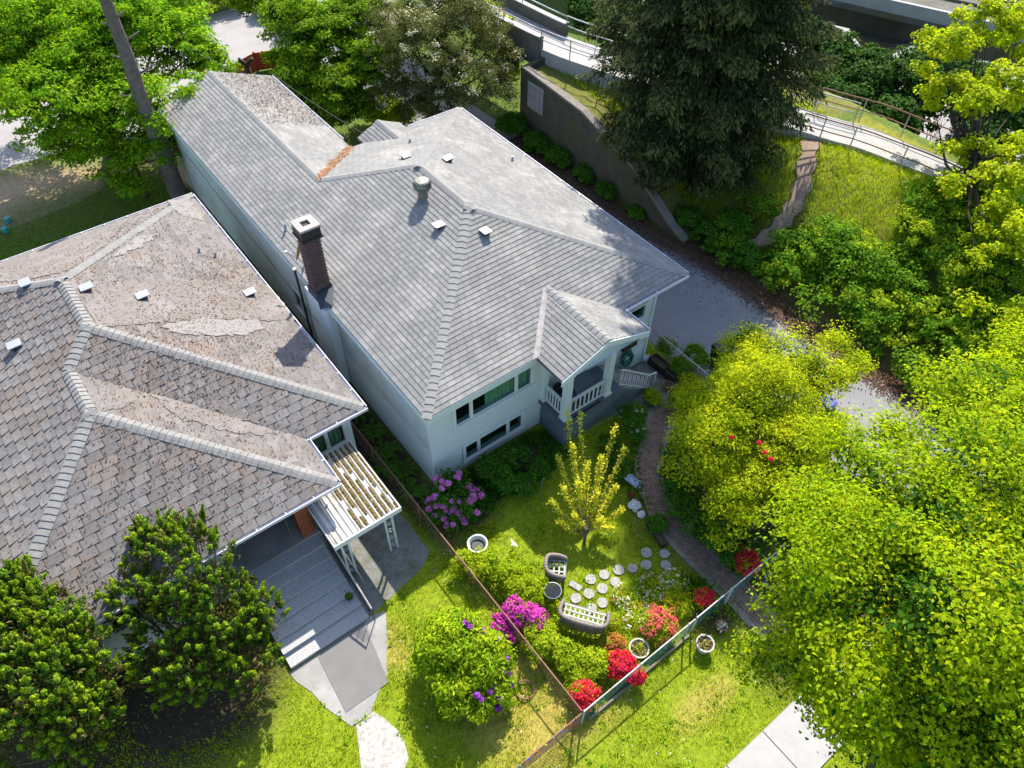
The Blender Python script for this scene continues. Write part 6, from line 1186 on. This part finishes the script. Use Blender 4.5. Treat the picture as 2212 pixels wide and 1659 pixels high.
c = at(1107, 1190); t = thing('garden_stake_light', c, 'small white bird-shaped garden stake on the shaded lawn', 'ornament'); MB().tube([c, c+(0, 0, .4)], .01, 5).build('stake', 'metal', t); MB().hexa([c+(-.03, -.02, .38), c+(.03, -.02, .38), c+(.03, .02, .38), c+(-.03, .02, .38)], [c+(-.05, -.03, .47), c+(.1, -.02, .46), c+(.1, .02, .46), c+(-.05, .03, .47)]).build('body', 'white', t); MB().poly([c+(0, .02, .46), c+(.1, .02, .46), c+(.06, .22, .53)]).build('wing', 'white', t); MB().poly([c+(0, -.02, .46), c+(.06, -.22, .53), c+(.1, -.02, .46)]).build('wing', 'white', t)
# lane side: bins, stake in the brambles
def bin_(label, c, m, h=1.05):
    t = thing('wheelie_bin', c, label, 'bin'); x, y = c[0], c[1]; MB().hexa([(x-.22, y-.25, .06), (x+.22, y-.25, .06), (x+.22, y+.25, .06), (x-.22, y+.25, .06)], [(x-.28, y-.32, h), (x+.28, y-.32, h), (x+.28, y+.32, h), (x-.28, y+.32, h)]).build('body', m, t); MB().hexa([(x-.3, y-.34, h), (x+.3, y-.34, h), (x+.3, y+.36, h), (x-.3, y+.36, h)], [(x-.27, y-.3, h+.09), (x+.27, y-.3, h+.09), (x+.27, y+.34, h+.11), (x-.27, y+.34, h+.11)]).build('lid', m, t)
    for s_ in (-1, 1): MB().tube([(x+s_*.24, y+.3, .12), (x+s_*.29, y+.3, .12)], .12, 12).build('wheel', 'black', t)
bin_('black wheelie bin half hidden by the fruit tree', at(1548, 790), 'black'); tag(MB().box(tuple(at(1783, 880)-(.25, .25, 0)), tuple(at(1783, 880)+(.25, .25, .4))).build('recycling_box', 'blue', loc=at(1783, 880)), 'blue recycling box in the leaves at the lane edge', 'box')
c = at(1775, 600, 1.2); s_ = MB().tube([(c[0], c[1], hz(c[0], c[1])), at(1803, 512, hz(c[0], c[1])+1.9)], [.06, .045], 7).build('timber_stake', 'bark', loc=(c[0], c[1], hz(c[0], c[1]))); tag(s_, 'weathered grey timber stake leaning in the brambles', 'stake')
# cables
for k, (a, b, lab) in enumerate((((410, 105, 5.5), (558, 168, 5.0), 'thin service cable reaching the rear gable of grey roof'), ((590, 160, 4.6), (792, 292, 4.5), 'thin cable running along the shaded eave of rear wing'), ((400, 330, 3.6), (690, 700, 3.3), 'thin dark cable strung along the side wall between the houses'))):
    A, B = at(*a), at(*b); pts_ = [A+(B-A)*t_-np.array((0, 0, .6*t_*(1-t_)))*(1 if k < 2 else .4) for t_ in np.linspace(0, 1, 14)]; tag(MB().tube([tuple(p) for p in pts_], .012, 4).build('service_cable', 'black', loc=A), lab, 'cable')
# watering cans behind the worn roof
for px_, py_, lab in ((14, 502, 'teal watering can with spout on the grass behind worn roof'), (20, 480, 'pale teal bucket behind the watering can')):
    c = at(px_, py_); t = thing('watering_can', c, lab, 'watering can'); MB().lathe(c, [(.14, 0), (.15, .24), (.12, .28)], 16).build('body', 'teal', t)
    if px_ == 14: MB().tube([c+(.12, 0, .08), c+(.3, .05, .3)], [.03, .02], 8).build('spout', 'teal', t)
    MB().tube([c+(-.12, 0, .26), c+(-.1, 0, .4), c+(.1, 0, .4), c+(.12, 0, .26)], .012, 6).build('handle', 'teal', t)
c = at(697, 1056, 2.9); b = MB(); b.hexa([c+(-.35, -.05, -.02), c+(.3, .0, .0), c+(.3, .06, .0), c+(-.35, .05, -.02)], [c+(-.33, -.03, .03), c+(.28, .0, .05), c+(.28, .05, .05), c+(-.33, .04, .03)]); tag(b.build('blue_tarp', 'blue', loc=c), 'strip of blue tarp hanging at the gutter corner above canopy', 'tarp')
# red roses in the fruit tree
t = thing('rose_bush', at(1620, 1000), 'climbing rose with a few red blooms inside the fruit tree', 'rose'); mr2 = blossom_mesh('fl_red', .08, 30)
for x, y, z in ((1640, 957, 3.9), (1652, 978, 3.8), (1665, 992, 3.7), (1580, 945, 3.6), (1725, 1060, 3.4)): inst('flower', mr2, at(x, y, z+.5), t)
q = at(1640, 970, 3.5); MB().tube([at(1620, 1000), (at(1620, 1000)+q)/2+(.1, .1, .3), q], [.03, .02, .01], 5).build('stem', 'twig', t)
print('objects', len(bpy.data.objects), 'tris', sum(len(m.loops)-2*len(m.polygons) for m in bpy.data.meshes))
